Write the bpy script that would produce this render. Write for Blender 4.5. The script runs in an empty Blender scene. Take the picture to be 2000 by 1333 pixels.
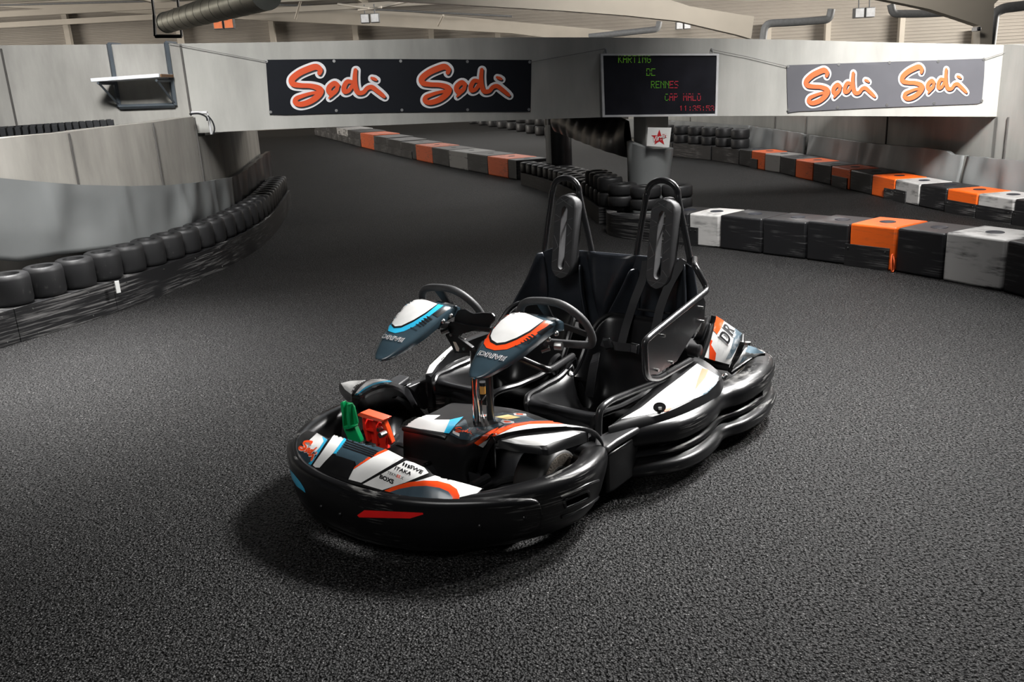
import bpy, bmesh, math, random
from mathutils import Vector, Matrix
from mathutils.bvhtree import BVHTree
from mathutils.geometry import tessellate_polygon
random.seed(7)
SC = bpy.context.scene
COL = SC.collection
V = Vector
# ------------------------------------------------------------------ camera
FPX, CX, CY, CAMH = 1680.0, 1000.0, 666.5, 1.6
RW = ((0.99852436, -0.05430571, 0.0), (-0.01533208, -0.2819124, 0.95931764), (-0.05209643, -0.95790202, -0.28232902))
CAM = V((0, 0, CAMH))

def ray(px, py):
    d = (px - CX, py - CY, FPX)
    return V([sum(RW[i][k] * d[k] for k in range(3)) for i in range(3)])

def wz(px, py, z=0.0):
    d = ray(px, py); return CAM + d * ((z - CAMH) / d.z)

def wy(px, py, y):
    d = ray(px, py); return CAM + d * (y / d.y)

# kart frame: x forward, y to the driver's left, z up
KO = V((0.30642397, 4.01095404, 0)); KF = V((-0.62524266, -0.78043041, 0)); KL = V((0.78043041, -0.62524266, 0))
KYAW = math.atan2(KF.y, KF.x)
def to_k(p):
    q = p - KO; return V((q.dot(KF), q.dot(KL), q.z))
KC = to_k(CAM)
def kray(px, py):
    d = ray(px, py); return V((d.dot(KF), d.dot(KL), d.z))
def _kp(px, py, a, v):
    d = kray(px, py); return KC + d * ((v - KC[a]) / d[a])
def sx(px, py, v): return _kp(px, py, 0, v)
def sy(px, py, v): return _kp(px, py, 1, v)
def sz(px, py, v): return _kp(px, py, 2, v)
# zoom crops used while measuring
def Z1(x, y): return (540 + x / 4.1667, 780 + y / 4.1667)
def Z2(x, y): return (860 + x / 4.1667, 780 + y / 4.1667)
def Z3(x, y): return (640 + x / 4.1667, 520 + y / 4.1667)
def Z4(x, y): return (960 + x / 3.9215, 520 + y / 3.9215)
def Z5(x, y): return (1140 + x / 3.92, 560 + y / 3.92)
def Z6(x, y): return (960 + x / 4.348, 330 + y / 4.348)
def ZA(x, y): return (640 + x * .13505, 720 + y * .13505)
def ZB(x, y): return (840 + x * .13506, 720 + y * .13506)
def ZC(x, y): return (820 + x * .1125, 540 + y * .1125)
def ZD(x, y): return (1020 + x * .11255, 580 + y * .11255)
def ZE(x, y): return (1330 + x * .11255, 590 + y * .11255)
def ZG(x, y): return (930 + x * .135, 820 + y * .135)

# ------------------------------------------------------------------ small maths
def interp(tab, x):
    if x <= tab[0][0]: return tab[0][1]
    for (a, va), (b, vb) in zip(tab, tab[1:]):
        if x <= b: return va + (vb - va) * (x - a) / (b - a)
    return tab[-1][1]

def catmull(pts, n=8, closed=False):
    pts = [tuple(p) for p in pts]; m = len(pts); out = []
    rng = m if closed else m - 1
    for i in range(rng):
        if closed: p0, p1, p2, p3 = pts[i - 1], pts[i], pts[(i + 1) % m], pts[(i + 2) % m]
        else: p0, p1, p2, p3 = pts[max(i - 1, 0)], pts[i], pts[i + 1], pts[min(i + 2, m - 1)]
        for k in range(n):
            t = k / n
            out.append(tuple(.5 * (2 * b + (c - a) * t + (2 * a - 5 * b + 4 * c - d) * t * t + (3 * b - a - 3 * c + d) * t ** 3)
                             for a, b, c, d in zip(p0, p1, p2, p3)))
    if not closed: out.append(pts[-1])
    return out

def fillet(pts, r, n=5):
    """round the corners of an open polyline"""
    P = [V(p) for p in pts]; out = [P[0]]
    for a, b, c in zip(P, P[1:], P[2:]):
        u = (a - b); w = (c - b); rr = min(r, u.length * .45, w.length * .45)
        p0 = b + u.normalized() * rr; p2 = b + w.normalized() * rr
        for k in range(n + 1):
            t = k / n; out.append(p0 * (1 - t) ** 2 + b * 2 * t * (1 - t) + p2 * t * t)
    out.append(P[-1]); return out

def resample(poly, step):
    P = [V(p) for p in poly]; L = [0]
    for a, b in zip(P, P[1:]): L.append(L[-1] + (b - a).length)
    n = max(2, int(L[-1] / step) + 1); out = []
    for i in range(n):
        s = L[-1] * i / (n - 1); k = 0
        while k < len(L) - 2 and L[k + 1] < s: k += 1
        t = (s - L[k]) / max(1e-9, L[k + 1] - L[k]); out.append(P[k].lerp(P[k + 1], t))
    return out

def offset2d(P, d):
    """shift a polyline of (x, y) sideways (to the right of travel for d > 0)"""
    P = [V((p[0], p[1])) for p in P]; out = []
    for i, p in enumerate(P):
        t = (P[min(i + 1, len(P) - 1)] - P[max(i - 1, 0)]).normalized()
        out.append(p + V((t.y, -t.x)) * d)
    return out

# ------------------------------------------------------------------ mesh builder
class MB:
    def __init__(s): s.v = []; s.f = []; s.m = []
    def add(s, vs, fs, m=0):
        b = len(s.v); s.v += [tuple(v) for v in vs]; s.f += [tuple(b + i for i in f) for f in fs]; s.m += [m] * len(fs); return s
    def box(s, c, d, rz=0, m=0, mat=None):
        vs = []
        R = Matrix.Rotation(rz, 3, 'Z') if mat is None else mat
        for i in range(8):
            p = V(((i & 1) - .5, ((i >> 1) & 1) - .5, ((i >> 2) & 1) - .5))
            vs.append(V(c) + R @ V((p.x * d[0], p.y * d[1], p.z * d[2])))
        return s.add(vs, [(0, 2, 3, 1), (4, 5, 7, 6), (0, 1, 5, 4), (1, 3, 7, 5), (3, 2, 6, 7), (2, 0, 4, 6)], m)
    def tube(s, pts, r, seg=10, closed=False, caps=True, m=0):
        P = [V(p) for p in pts]; n = len(P); rs = r if isinstance(r, (list, tuple)) else [r] * n
        T = []
        for i in range(n):
            a = P[i - 1] if (i or closed) else P[0]; b = P[(i + 1) % n] if (i < n - 1 or closed) else P[-1]
            T.append((b - a).normalized())
        up = V((0, 0, 1)) if abs(T[0].z) < .9 else V((1, 0, 0))
        N = (up - T[0] * up.dot(T[0])).normalized(); vs = []
        for i in range(n):
            N = (N - T[i] * N.dot(T[i])).normalized(); B = T[i].cross(N)
            for k in range(seg):
                a = 2 * math.pi * k / seg; vs.append(P[i] + (N * math.cos(a) + B * math.sin(a)) * rs[i])
        fs = []
        for i in range(n if closed else n - 1):
            j = (i + 1) % n
            for k in range(seg):
                l = (k + 1) % seg; fs.append((i * seg + k, i * seg + l, j * seg + l, j * seg + k))
        if caps and not closed:
            fs.append(tuple(range(seg))[::-1]); fs.append(tuple((n - 1) * seg + k for k in range(seg)))
        return s.add(vs, fs, m)
    def lathe(s, prof, seg=28, c=(0, 0, 0), axis='Z', m=0, closed=True):
        vs = []; n = len(prof)
        for k in range(seg):
            a = 2 * math.pi * k / seg; ca, sa = math.cos(a), math.sin(a)
            for r, h in prof:
                p = (r * ca, r * sa, h) if axis == 'Z' else ((r * ca, h, r * sa) if axis == 'Y' else (h, r * ca, r * sa))
                vs.append(V(p) + V(c))
        fs = []
        for k in range(seg):
            l = (k + 1) % seg
            for i in range(n if closed else n - 1):
                j = (i + 1) % n; fs.append((k * n + i, l * n + i, l * n + j, k * n + j))
        return s.add(vs, fs, m)
    def grid(s, rows, cu=False, cv=False, m=0):
        nu, nv = len(rows[0]), len(rows); vs = [p for r in rows for p in r]; fs = []
        for j in range(nv if cv else nv - 1):
            for i in range(nu if cu else nu - 1):
                a, b = i, (i + 1) % nu; c, d = j, (j + 1) % nv
                fs.append((c * nu + a, c * nu + b, d * nu + b, d * nu + a))
        return s.add(vs, fs, m)
    def prism(s, base, vec, m=0):
        """closed prism: polygon of 3D points extruded by vec"""
        B = [V(p) for p in base]; n = len(B); e = V(vec)
        tri = tessellate_polygon([B])
        s.add(B + [p + e for p in B], [tuple(t) for t in tri] + [tuple(n + i for i in reversed(t)) for t in tri] +
              [(i, (i + 1) % n, n + (i + 1) % n, n + i) for i in range(n)], m)
        return s
    def ball(s, c, r, sc=(1, 1, 1), m=0, seg=12):
        prof = [(r * math.sin(math.pi * k / 6), -r * math.cos(math.pi * k / 6)) for k in range(7)]
        b = len(s.v); s.lathe(prof, seg, (0, 0, 0), 'Z', m, closed=False)
        for i in range(b, len(s.v)): s.v[i] = tuple(V(c)[k] + s.v[i][k] * sc[k] for k in range(3))
        return s
    def build(s, name, mats, parent=None, smooth=True, ang=35, solid=0, off=-1, bevel=0, sub=0, fix=True, loc=None):
        if not isinstance(mats, (list, tuple)): mats = [mats]
        me = bpy.data.meshes.new(name); me.from_pydata(s.v, [], s.f)
        for m in mats: me.materials.append(m)
        bm = bmesh.new(); bm.from_mesh(me); bm.faces.ensure_lookup_table()
        for f, mi in zip(bm.faces, s.m): f.material_index = mi; f.smooth = smooth
        bmesh.ops.remove_doubles(bm, verts=bm.verts, dist=1e-6)
        if fix: bmesh.ops.recalc_face_normals(bm, faces=bm.faces)
        if smooth:
            lim = math.radians(ang)
            for e in bm.edges:
                if len(e.link_faces) == 2 and e.calc_face_angle(0) > lim: e.smooth = False
        bm.to_mesh(me); bm.free()
        o = bpy.data.objects.new(name, me); COL.objects.link(o)
        if loc is not None: o.location = loc
        if parent is not None: o.parent = parent
        if solid:
            md = o.modifiers.new('thick', 'SOLIDIFY'); md.thickness = solid; md.offset = off
        if bevel:
            md = o.modifiers.new('round', 'BEVEL'); md.width = bevel; md.segments = 3; md.limit_method = 'ANGLE'; md.angle_limit = math.radians(40)
        if sub:
            md = o.modifiers.new('sub', 'SUBSURF'); md.levels = sub; md.render_levels = sub
        return o

def empty(name, loc=(0, 0, 0), rz=0):
    o = bpy.data.objects.new(name, None); COL.objects.link(o); o.location = loc; o.rotation_euler = (0, 0, rz); o.empty_display_size = .1; return o
def tag(o, label=None, cat=None, group=None, kind=None):
    if label: o['label'] = label
    if cat: o['category'] = cat
    if group: o['group'] = group
    if kind: o['kind'] = kind
    return o
def structure(o): o['kind'] = 'structure'; return o
def copy_tree(o, parent=None):
    c = o.copy(); COL.objects.link(c)
    if parent is not None: c.parent = parent
    for ch in list(o.children): copy_tree(ch, c)
    return c
ORD = 'first second third fourth fifth sixth seventh eighth ninth tenth eleventh twelfth thirteenth fourteenth fifteenth sixteenth seventeenth eighteenth nineteenth twentieth'.split()
def nth(i):
    if i < 20: return ORD[i]
    if i < 29: return 'twenty-' + ORD[i - 20]
    if i == 29: return 'thirtieth'
    if i < 39: return 'thirty-' + ORD[i - 30]
    return 'fortieth' if i == 39 else 'forty-' + ORD[i - 40]

# ------------------------------------------------------------------ flat artwork laid on surfaces
def bvh_of(objs):
    vs, fs = [], []
    for o in (objs if isinstance(objs, (list, tuple)) else [objs]):
        b = len(vs); vs += [v.co.copy() for v in o.data.vertices]; fs += [tuple(b + i for i in p.vertices) for p in o.data.polygons]
    return BVHTree.FromPolygons(vs, fs)

def cut_mesh(polys, step):
    """triangulate 2D polygons and slice them on a lattice so they can bend over a surface"""
    bm = bmesh.new()
    for poly in polys:
        P = [V((p[0], p[1], 0)) for p in poly]; vs = [bm.verts.new(p) for p in P]
        for t in tessellate_polygon([P]):
            try: bm.faces.new([vs[i] for i in t])
            except ValueError: pass
    if step and bm.verts:
        xs = [v.co.x for v in bm.verts]; ys = [v.co.y for v in bm.verts]
        x0, x1, y0, y1 = min(xs), max(xs), min(ys), max(ys)
        for ax, lo, hi in ((V((1, 0, 0)), x0, x1), (V((0, 1, 0)), y0, y1)):
            k = 1
            while lo + k * step < hi:
                bmesh.ops.bisect_plane(bm, geom=bm.verts[:] + bm.edges[:] + bm.faces[:], plane_co=ax * (lo + k * step), plane_no=ax, dist=1e-5); k += 1
    bm.verts.index_update()
    out = [(v.co.x, v.co.y) for v in bm.verts], [tuple(v.index for v in f.verts) for f in bm.faces]
    bm.free(); return out

def lay(name, polys, bvh, mat, parent, off=.0015, step=8, world=False, grow=None, mesh2=None):
    """sticker whose outline was measured in the photograph, draped on the real surface behind it"""
    v2, f2 = cut_mesh([[mesh2[0][i] for i in f] for f in mesh2[1]], step) if mesh2 else cut_mesh(polys, step)
    vs = []; org = CAM if world else KC; last = None; missed = 0; ns = []
    for x, y in v2:
        d = (ray(x, y) if world else kray(x, y)).normalized()
        h, n, i, t = bvh.ray_cast(org, d, 60)
        if h is None:                       # just past the edge of the panel: snap to the edge
            best = None
            t0 = last if last else 1.0
            for k in range(60 if last is None else 13):
                tt = (1.0 + k * .15) if last is None else t0 - .12 + k * .02
                q, m, _, dd = bvh.find_nearest(org + d * tt)
                if best is None or dd < best[0]: best = (dd, q, m)
            h, n = best[1], best[2]; missed += 1
        else: last = t
        if n.dot(d) > 0: n = -n
        vs.append(h + n * off); ns.append(n)
    if missed > len(vs) * .3: print('LAY', name, mat.name, missed, len(vs), polys[0][:1] if polys else '')
    out = []
    for f in f2:                            # every face looks outward
        nf_ = V((0, 0, 0))
        for i in range(1, len(f) - 1): nf_ += (vs[f[i]] - vs[f[0]]).cross(vs[f[i + 1]] - vs[f[0]])
        if nf_.length < 1e-12: continue
        out.append(f if nf_.dot(ns[f[0]]) > 0 else tuple(reversed(f)))
    mb = MB(); mb.add(vs, out)
    return mb.build(name, mat, parent, smooth=True, fix=False, ang=180)

def touch(bvh, x, y, org=None):
    """point and outward normal where a sight line meets a surface (or passes closest to it)"""
    d = kray(x, y).normalized(); p, n, _, _ = bvh.ray_cast(KC, d)
    if p is None:
        best = None
        for k in range(90):
            q, m, _, dd = bvh.find_nearest(KC + d * (1.5 + k * .05))
            if best is None or dd < best[0]: best = (dd, q, m)
        p, n = best[1], best[2]
    return p, (n if n.dot(d) < 0 else -n)

def stroke(pts, n=6, caps=8, grow=0, dx=0, dy=0):
    """brush stroke: (x, y, width) centre line -> list of 2D polygons"""
    P = catmull(pts, n); polys = []; L = []; R = []
    for i, (x, y, w) in enumerate(P):
        a = P[max(i - 1, 0)]; b = P[min(i + 1, len(P) - 1)]
        t = V((b[0] - a[0], b[1] - a[1])); t = t.normalized() if t.length > 1e-9 else V((1, 0)); nn = V((-t.y, t.x)); h = w / 2 + grow
        L.append((x + dx + nn.x * h, y + dy + nn.y * h)); R.append((x + dx - nn.x * h, y + dy - nn.y * h))
    for i in range(len(P) - 1): polys.append([L[i], L[i + 1], R[i + 1], R[i]])
    def cap(i, sgn):
        x, y, w = P[i]; a0 = math.atan2(L[i][1] - R[i][1], L[i][0] - R[i][0]); r = w / 2 + grow
        return [(x + dx + r * math.cos(a0 + sgn * math.pi * k / 10), y + dy + r * math.sin(a0 + sgn * math.pi * k / 10)) for k in range(11)]
    return [cap(0, 1)] + polys + [cap(len(P) - 1, -1)]

def text2d(body, bold=0.0, shear=0.0, space=1.0):
    """text outline as flat polygons normalised to a unit box (x right, y down)"""
    cu = bpy.data.curves.new('lettering', 'FONT'); cu.body = body; cu.size = 1; cu.shear = shear; cu.offset = bold; cu.space_character = space; cu.resolution_u = 3
    o = bpy.data.objects.new('lettering', cu); COL.objects.link(o)
    dg = bpy.context.evaluated_depsgraph_get(); me = bpy.data.meshes.new_from_object(o.evaluated_get(dg))
    vs = [(v.co.x, v.co.y) for v in me.vertices]; fs = [tuple(p.vertices) for p in me.polygons]
    bpy.data.objects.remove(o); bpy.data.curves.remove(cu); bpy.data.meshes.remove(me)
    x0 = min(v[0] for v in vs); x1 = max(v[0] for v in vs); y0 = min(v[1] for v in vs); y1 = max(v[1] for v in vs)
    return [((x - x0) / (x1 - x0), (y1 - y) / (y1 - y0)) for x, y in vs], fs

def quadmap(vs, q):
    """unit box -> quad (top-left, top-right, bottom-right, bottom-left)"""
    a, b, c, d = [V(p) for p in q]
    return [tuple((a * (1 - u) + b * u) * (1 - w) + (d * (1 - u) + c * u) * w) for u, w in vs]

# brush lettering used on the banners and the kart, measured on the left banner
LOGO = [
    [(497, 572, 34), (503, 545, 40), (470, 523, 48), (410, 540, 50), (340, 572, 50), (285, 618, 50), (292, 655, 46), (350, 668, 38), (430, 672, 38), (490, 690, 46), (507, 715, 50), (480, 755, 48), (420, 795, 46), (350, 815, 42), (310, 800, 40), (318, 770, 36), (370, 748, 30), (430, 730, 26), (480, 722, 26)],
    [(640, 668, 34), (612, 652, 40), (575, 680, 42), (570, 715, 40), (598, 728, 40), (628, 705, 34), (638, 672, 30)], [(605, 730, 30), (585, 752, 24), (572, 766, 14)],
    [(745, 640, 30), (712, 640, 36), (688, 680, 38), (692, 715, 38), (725, 708, 32), (752, 670, 30)], [(777, 548, 30), (772, 610, 36), (776, 675, 40), (796, 722, 40), (838, 722, 34), (868, 690, 34), (905, 682, 36), (945, 710, 36), (985, 742, 32), (1002, 756, 24)],
    [(903, 610, 20), (922, 617, 26), (938, 624, 20)]]
def lay_logo(name, mapper, bvh, mat, parent, off, grow=0, dx=0, dy=0, world=False):
    """brush lettering on a surface; every stroke lies a hair above the one before, as printed layers do"""
    mb = MB(); org = CAM if world else KC; last = None; made = []
    for si, s in enumerate(LOGO):
        polys = stroke(s, 7, grow=grow, dx=dx, dy=dy); m = len(polys)
        for pi, poly in enumerate(polys):
            vs = []; ns = None
            for x, y in poly:
                x, y = mapper((x - 240) / 790., (y - 485) / 370.); d = (ray(x, y) if world else kray(x, y)).normalized(); p, n, _, _ = bvh.ray_cast(org, d)
                if p is None:
                    if last is None: continue
                    p, n, _, _ = bvh.find_nearest(org + d * last)
                else: last = (p - org).length
                if n.dot(d) > 0: n = -n
                ns = n; vs.append(p + n * (off + .0005 * si + .0007 * pi / m))
            if len(vs) < 3: continue
            nf = (vs[1] - vs[0]).cross(vs[2] - vs[0])
            if len(vs) > 4: nf = (vs[len(vs) // 3] - vs[0]).cross(vs[2 * len(vs) // 3] - vs[0])
            f = tuple(range(len(vs))); mb.add(vs, [f if nf.dot(ns) > 0 else f[::-1]])
        if si >= len(LOGO) - 2: made.append(mb.build(name if not made else name + '_dot', mat, parent, smooth=False, fix=False)); mb = MB()
    return made
def quad_mapper(q):
    def f(u, w): return quadmap([(u, w)], q)[0]
    return f

def resamp_n(poly, n):
    P = [V(p) for p in poly]; L = [0]
    for p, q in zip(P, P[1:]): L.append(L[-1] + (q - p).length)
    out = []
    for i in range(n):
        s = L[-1] * i / (n - 1); k = 0
        while k < len(L) - 2 and L[k + 1] < s: k += 1
        out.append(P[k].lerp(P[k + 1], (s - L[k]) / max(1e-9, L[k + 1] - L[k])))
    return out

def studs(name, items, mat, parent, kind='peg'):
    """small fixings, each an object of its own: (point, axis or None, radius, height)"""
    out = []
    for p, ax, r, hgt in items:
        mb = MB()
        if ax is None: mb.ball(p, r, seg=10)
        else: mb.tube([V(p), V(p) + V(ax).normalized() * hgt], r, 10)
        out.append(mb.build(name, mat, parent))
    return out
# ------------------------------------------------------------------ materials
def new_mat(name):
    m = bpy.data.materials.new(name); m.use_nodes = True
    nt = m.node_tree; b = nt.nodes['Principled BSDF']; return m, nt, b
def N(nt, t, **k):
    n = nt.nodes.new(t)
    for a, v in k.items():
        if a in n.inputs: n.inputs[a].default_value = v
        else: setattr(n, a, v)
    return n
def coords(nt, scale=(1, 1, 1)):
    tc = N(nt, 'ShaderNodeTexCoord'); mp = N(nt, 'ShaderNodeMapping'); mp.inputs['Scale'].default_value = scale
    nt.links.new(tc.outputs['Object'], mp.inputs['Vector']); return mp.outputs['Vector']
def ramp(nt, src, stops):
    r = N(nt, 'ShaderNodeValToRGB'); e = r.color_ramp.elements
    while len(e) < len(stops): e.new(.5)
    for el, (p, c) in zip(e, stops): el.position = p; el.color = (*c, 1) if len(c) == 3 else c
    nt.links.new(src, r.inputs['Fac']); return r.outputs['Color']
def plain(name, col, rough=.5, metal=0, var=.12, vscale=9, bump=0, bscale=60, spec=.5, coat=0, emit=None, estr=1):
    m, nt, b = new_mat(name)
    vec = coords(nt); nz = N(nt, 'ShaderNodeTexNoise', Scale=vscale, Detail=5.0); nt.links.new(vec, nz.inputs['Vector'])
    lo = tuple(c * (1 - var) for c in col); hi = tuple(min(1, c * (1 + var)) for c in col)
    nt.links.new(ramp(nt, nz.outputs['Fac'], [(.3, lo), (.7, hi)]), b.inputs['Base Color'])
    b.inputs['Roughness'].default_value = rough; b.inputs['Metallic'].default_value = metal
    b.inputs['Specular IOR Level'].default_value = spec; b.inputs['Coat Weight'].default_value = coat; b.inputs['Coat Roughness'].default_value = .08
    if bump:
        n2 = N(nt, 'ShaderNodeTexNoise', Scale=bscale, Detail=4.0); nt.links.new(vec, n2.inputs['Vector'])
        bp = N(nt, 'ShaderNodeBump', Strength=bump, Distance=.01); nt.links.new(n2.outputs['Fac'], bp.inputs['Height']); nt.links.new(bp.outputs['Normal'], b.inputs['Normal'])
    if emit: b.inputs['Emission Color'].default_value = (*emit, 1); b.inputs['Emission Strength'].default_value = estr
    return m
def scuffed(name, col, wear, rough=.45, stretch=(3, 3, 60), lo=.58, hi=.72, rough2=.7, bump=.05, big=1.3, biglo=.40, bighi=.56):
    """plastic or wood with streaky pale scrape marks in patches"""
    m, nt, b = new_mat(name)
    v1 = coords(nt, stretch); n1 = N(nt, 'ShaderNodeTexNoise', Scale=1.0, Detail=8.0, Roughness=.65); nt.links.new(v1, n1.inputs['Vector'])
    v2 = coords(nt); n2 = N(nt, 'ShaderNodeTexNoise', Scale=big, Detail=3.0); nt.links.new(v2, n2.inputs['Vector'])
    f1 = ramp(nt, n1.outputs['Fac'], [(lo, (0, 0, 0)), (hi, (1, 1, 1))]); f2 = ramp(nt, n2.outputs['Fac'], [(biglo, (0, 0, 0)), (bighi, (1, 1, 1))])
    mu = N(nt, 'ShaderNodeMath', operation='MULTIPLY'); nt.links.new(f1, mu.inputs[0]); nt.links.new(f2, mu.inputs[1])
    mx = N(nt, 'ShaderNodeMix', data_type='RGBA'); mx.inputs['A'].default_value = (*col, 1); mx.inputs['B'].default_value = (*wear, 1)
    nt.links.new(mu.outputs[0], mx.inputs['Factor']); nt.links.new(mx.outputs['Result'], b.inputs['Base Color'])
    mr = N(nt, 'ShaderNodeMapRange'); mr.inputs['To Min'].default_value = rough; mr.inputs['To Max'].default_value = rough2
    nt.links.new(mu.outputs[0], mr.inputs['Value']); nt.links.new(mr.outputs['Result'], b.inputs['Roughness'])
    if bump:
        bp = N(nt, 'ShaderNodeBump', Strength=bump, Distance=.004); nt.links.new(n1.outputs['Fac'], bp.inputs['Height']); nt.links.new(bp.outputs['Normal'], b.inputs['Normal'])
    return m
M = {}
def asphalt():
    m, nt, b = new_mat('asphalt'); vec = coords(nt)
    vo = N(nt, 'ShaderNodeTexVoronoi', Scale=135.0, Randomness=1.0); nt.links.new(vec, vo.inputs['Vector'])
    n1 = N(nt, 'ShaderNodeTexNoise', Scale=95.0, Detail=3.0); nt.links.new(vec, n1.inputs['Vector'])
    n2 = N(nt, 'ShaderNodeTexNoise', Scale=.55, Detail=5.0); nt.links.new(vec, n2.inputs['Vector'])
    stone = ramp(nt, vo.outputs['Color'], [(.05, (.010, .0099, .010)), (.5, (.032, .0315, .032)), (.8, (.085, .083, .083)), (1.0, (.26, .255, .255))])
    pits = ramp(nt, vo.outputs['Distance'], [(.22, (1, 1, 1)), (.52, (.10, .10, .10))])
    holes = ramp(nt, n1.outputs['Fac'], [(.40, (.12, .12, .12)), (.52, (1, 1, 1))])
    worn = ramp(nt, n2.outputs['Fac'], [(.35, (.75, .75, .76)), (.65, (1.15, 1.14, 1.12))])
    c = stone
    for o in (pits, holes, worn):
        mx = N(nt, 'ShaderNodeMix', data_type='RGBA', blend_type='MULTIPLY'); mx.inputs['Factor'].default_value = 1
        nt.links.new(c, mx.inputs['A']); nt.links.new(o, mx.inputs['B']); c = mx.outputs['Result']
    nt.links.new(c, b.inputs['Base Color'])
    ad = N(nt, 'ShaderNodeMath', operation='MULTIPLY_ADD'); ad.inputs[1].default_value = -1.2
    nt.links.new(vo.outputs['Distance'], ad.inputs[0]); nt.links.new(n1.outputs['Fac'], ad.inputs[2])
    bp = N(nt, 'ShaderNodeBump', Strength=.9, Distance=.006); nt.links.new(ad.outputs[0], bp.inputs['Height']); nt.links.new(bp.outputs['Normal'], b.inputs['Normal'])
    b.inputs['Roughness'].default_value = .6
    sp = N(nt, 'ShaderNodeMath', operation='MULTIPLY'); sp.inputs[1].default_value = .32
    nt.links.new(holes, sp.inputs[0]); nt.links.new(sp.outputs[0], b.inputs['Specular IOR Level'])
    return m
def concrete(name, col, streak=.12):
    m, nt, b = new_mat(name)
    v1 = coords(nt, (1.6, 1.6, .35)); n1 = N(nt, 'ShaderNodeTexNoise', Scale=2.2, Detail=8.0, Roughness=.6); nt.links.new(v1, n1.inputs['Vector'])
    v2 = coords(nt); n2 = N(nt, 'ShaderNodeTexNoise', Scale=.7, Detail=4.0); nt.links.new(v2, n2.inputs['Vector'])
    n3 = N(nt, 'ShaderNodeTexNoise', Scale=40.0, Detail=4.0); nt.links.new(v2, n3.inputs['Vector'])
    lo = tuple(c * (1 - streak * 2) for c in col); hi = tuple(min(1, c * (1 + streak)) for c in col)
    c1 = ramp(nt, n1.outputs['Fac'], [(.28, lo), (.6, col), (.8, hi)])
    c2 = ramp(nt, n2.outputs['Fac'], [(.3, (.86, .86, .85)), (.7, (1.06, 1.06, 1.06))])
    mx = N(nt, 'ShaderNodeMix', data_type='RGBA', blend_type='MULTIPLY'); mx.inputs['Factor'].default_value = 1
    nt.links.new(c1, mx.inputs['A']); nt.links.new(c2, mx.inputs['B']); nt.links.new(mx.outputs['Result'], b.inputs['Base Color'])
    bp = N(nt, 'ShaderNodeBump', Strength=.15, Distance=.004); nt.links.new(n3.outputs['Fac'], bp.inputs['Height']); nt.links.new(bp.outputs['Normal'], b.inputs['Normal'])
    b.inputs['Roughness'].default_value = .8; b.inputs['Specular IOR Level'].default_value = .3
    return m
def corrugated(name, col, pitch=.18, axis='Z'):
    m, nt, b = new_mat(name); vec = coords(nt)
    wv = N(nt, 'ShaderNodeTexWave', wave_type='BANDS', bands_direction=axis, wave_profile='SIN', Scale=math.pi / (10 * pitch)); nt.links.new(vec, wv.inputs['Vector'])
    nz = N(nt, 'ShaderNodeTexNoise', Scale=.4, Detail=3.0); nt.links.new(vec, nz.inputs['Vector'])
    nt.links.new(ramp(nt, nz.outputs['Fac'], [(.3, tuple(c * .85 for c in col)), (.7, col)]), b.inputs['Base Color'])
    bp = N(nt, 'ShaderNodeBump', Strength=.9, Distance=.05); nt.links.new(wv.outputs['Fac'], bp.inputs['Height']); nt.links.new(bp.outputs['Normal'], b.inputs['Normal'])
    b.inputs['Roughness'].default_value = .5
    return m
M['asphalt'] = asphalt()
M['concrete'] = concrete('pale concrete', (.40, .39, .365), .17)
M['concrete2'] = concrete('warm concrete', (.42, .40, .365), .16)
M['bridge'] = concrete('painted concrete', (.45, .445, .42), .11)
M['cladding'] = corrugated('beige corrugated cladding', (.36, .33, .29))
M['roof'] = corrugated('roof decking', (.22, .21, .20), .3, 'X')
M['steelwork'] = plain('cream painted steel', (.46, .42, .36), .55, var=.06, vscale=1)
M['steeldark'] = plain('dark joint filler', (.09, .085, .08), .8)
M['duct'] = plain('galvanised duct', (.42, .43, .38), .32, 1.0, .15, 3)
M['pipe'] = plain('grey drain pipe', (.17, .175, .18), .5)
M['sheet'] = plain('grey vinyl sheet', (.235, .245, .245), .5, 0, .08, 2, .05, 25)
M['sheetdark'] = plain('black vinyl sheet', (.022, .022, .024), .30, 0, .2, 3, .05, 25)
M['rubber'] = scuffed('tyre rubber', (.017, .017, .018), (.06, .058, .056), .5, (25, 25, 25), .6, .75, .7)
M['board'] = scuffed('scuffed black board', (.012, .012, .013), (.23, .225, .22), .45, (2.5, 2.5, 70), .50, .68, .8)
M['blk_black'] = scuffed('black plastic block', (.012, .012, .0135), (.20, .2, .2), .42, (2.5, 2.5, 60), .52, .70, .75, big=2.6, biglo=.46, bighi=.62)
M['blk_orange'] = scuffed('orange plastic block', (.85, .13, .012), (.12, .07, .05), .42, (5, 5, 55), .54, .68, .7)
M['blk_white'] = scuffed('pale grey plastic block', (.50, .49, .48), (.03, .03, .03), .42, (2.2, 2.2, 15), .47, .60, .6, big=2.6, biglo=.45, bighi=.56)
M['blk_grey'] = scuffed('grey plastic block', (.30, .295, .285), (.05, .05, .05), .45, (2, 2, 13), .56, .68, .6)
M['banner'] = plain('charcoal banner cloth', (.008, .0095, .0135), .75, var=.08, vscale=4, spec=.2)
M['banner2'] = plain('sun bleached banner cloth', (.095, .095, .108), .75, var=.06, vscale=4)
M['logo_red'] = plain('red orange print', (.72, .075, .008), .5, var=.03)
M['logo_orange'] = plain('faded orange print', (.90, .145, .04), .55, var=.03)
M['print_white'] = plain('white print', (.78, .78, .80), .5, var=.03)
M['print_dark'] = plain('dark print', (.01, .012, .02), .5)
M['metal'] = plain('zinc metal', (.5, .5, .5), .35, 1.0)
M['bracket'] = plain('blue grey painted steel', (.075, .09, .105), .5)
M['bracket_black'] = plain('black painted steel', (.013, .014, .016), .45)
M['shelfboard'] = plain('white laminate board', (.74, .76, .80), .35)
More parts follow.
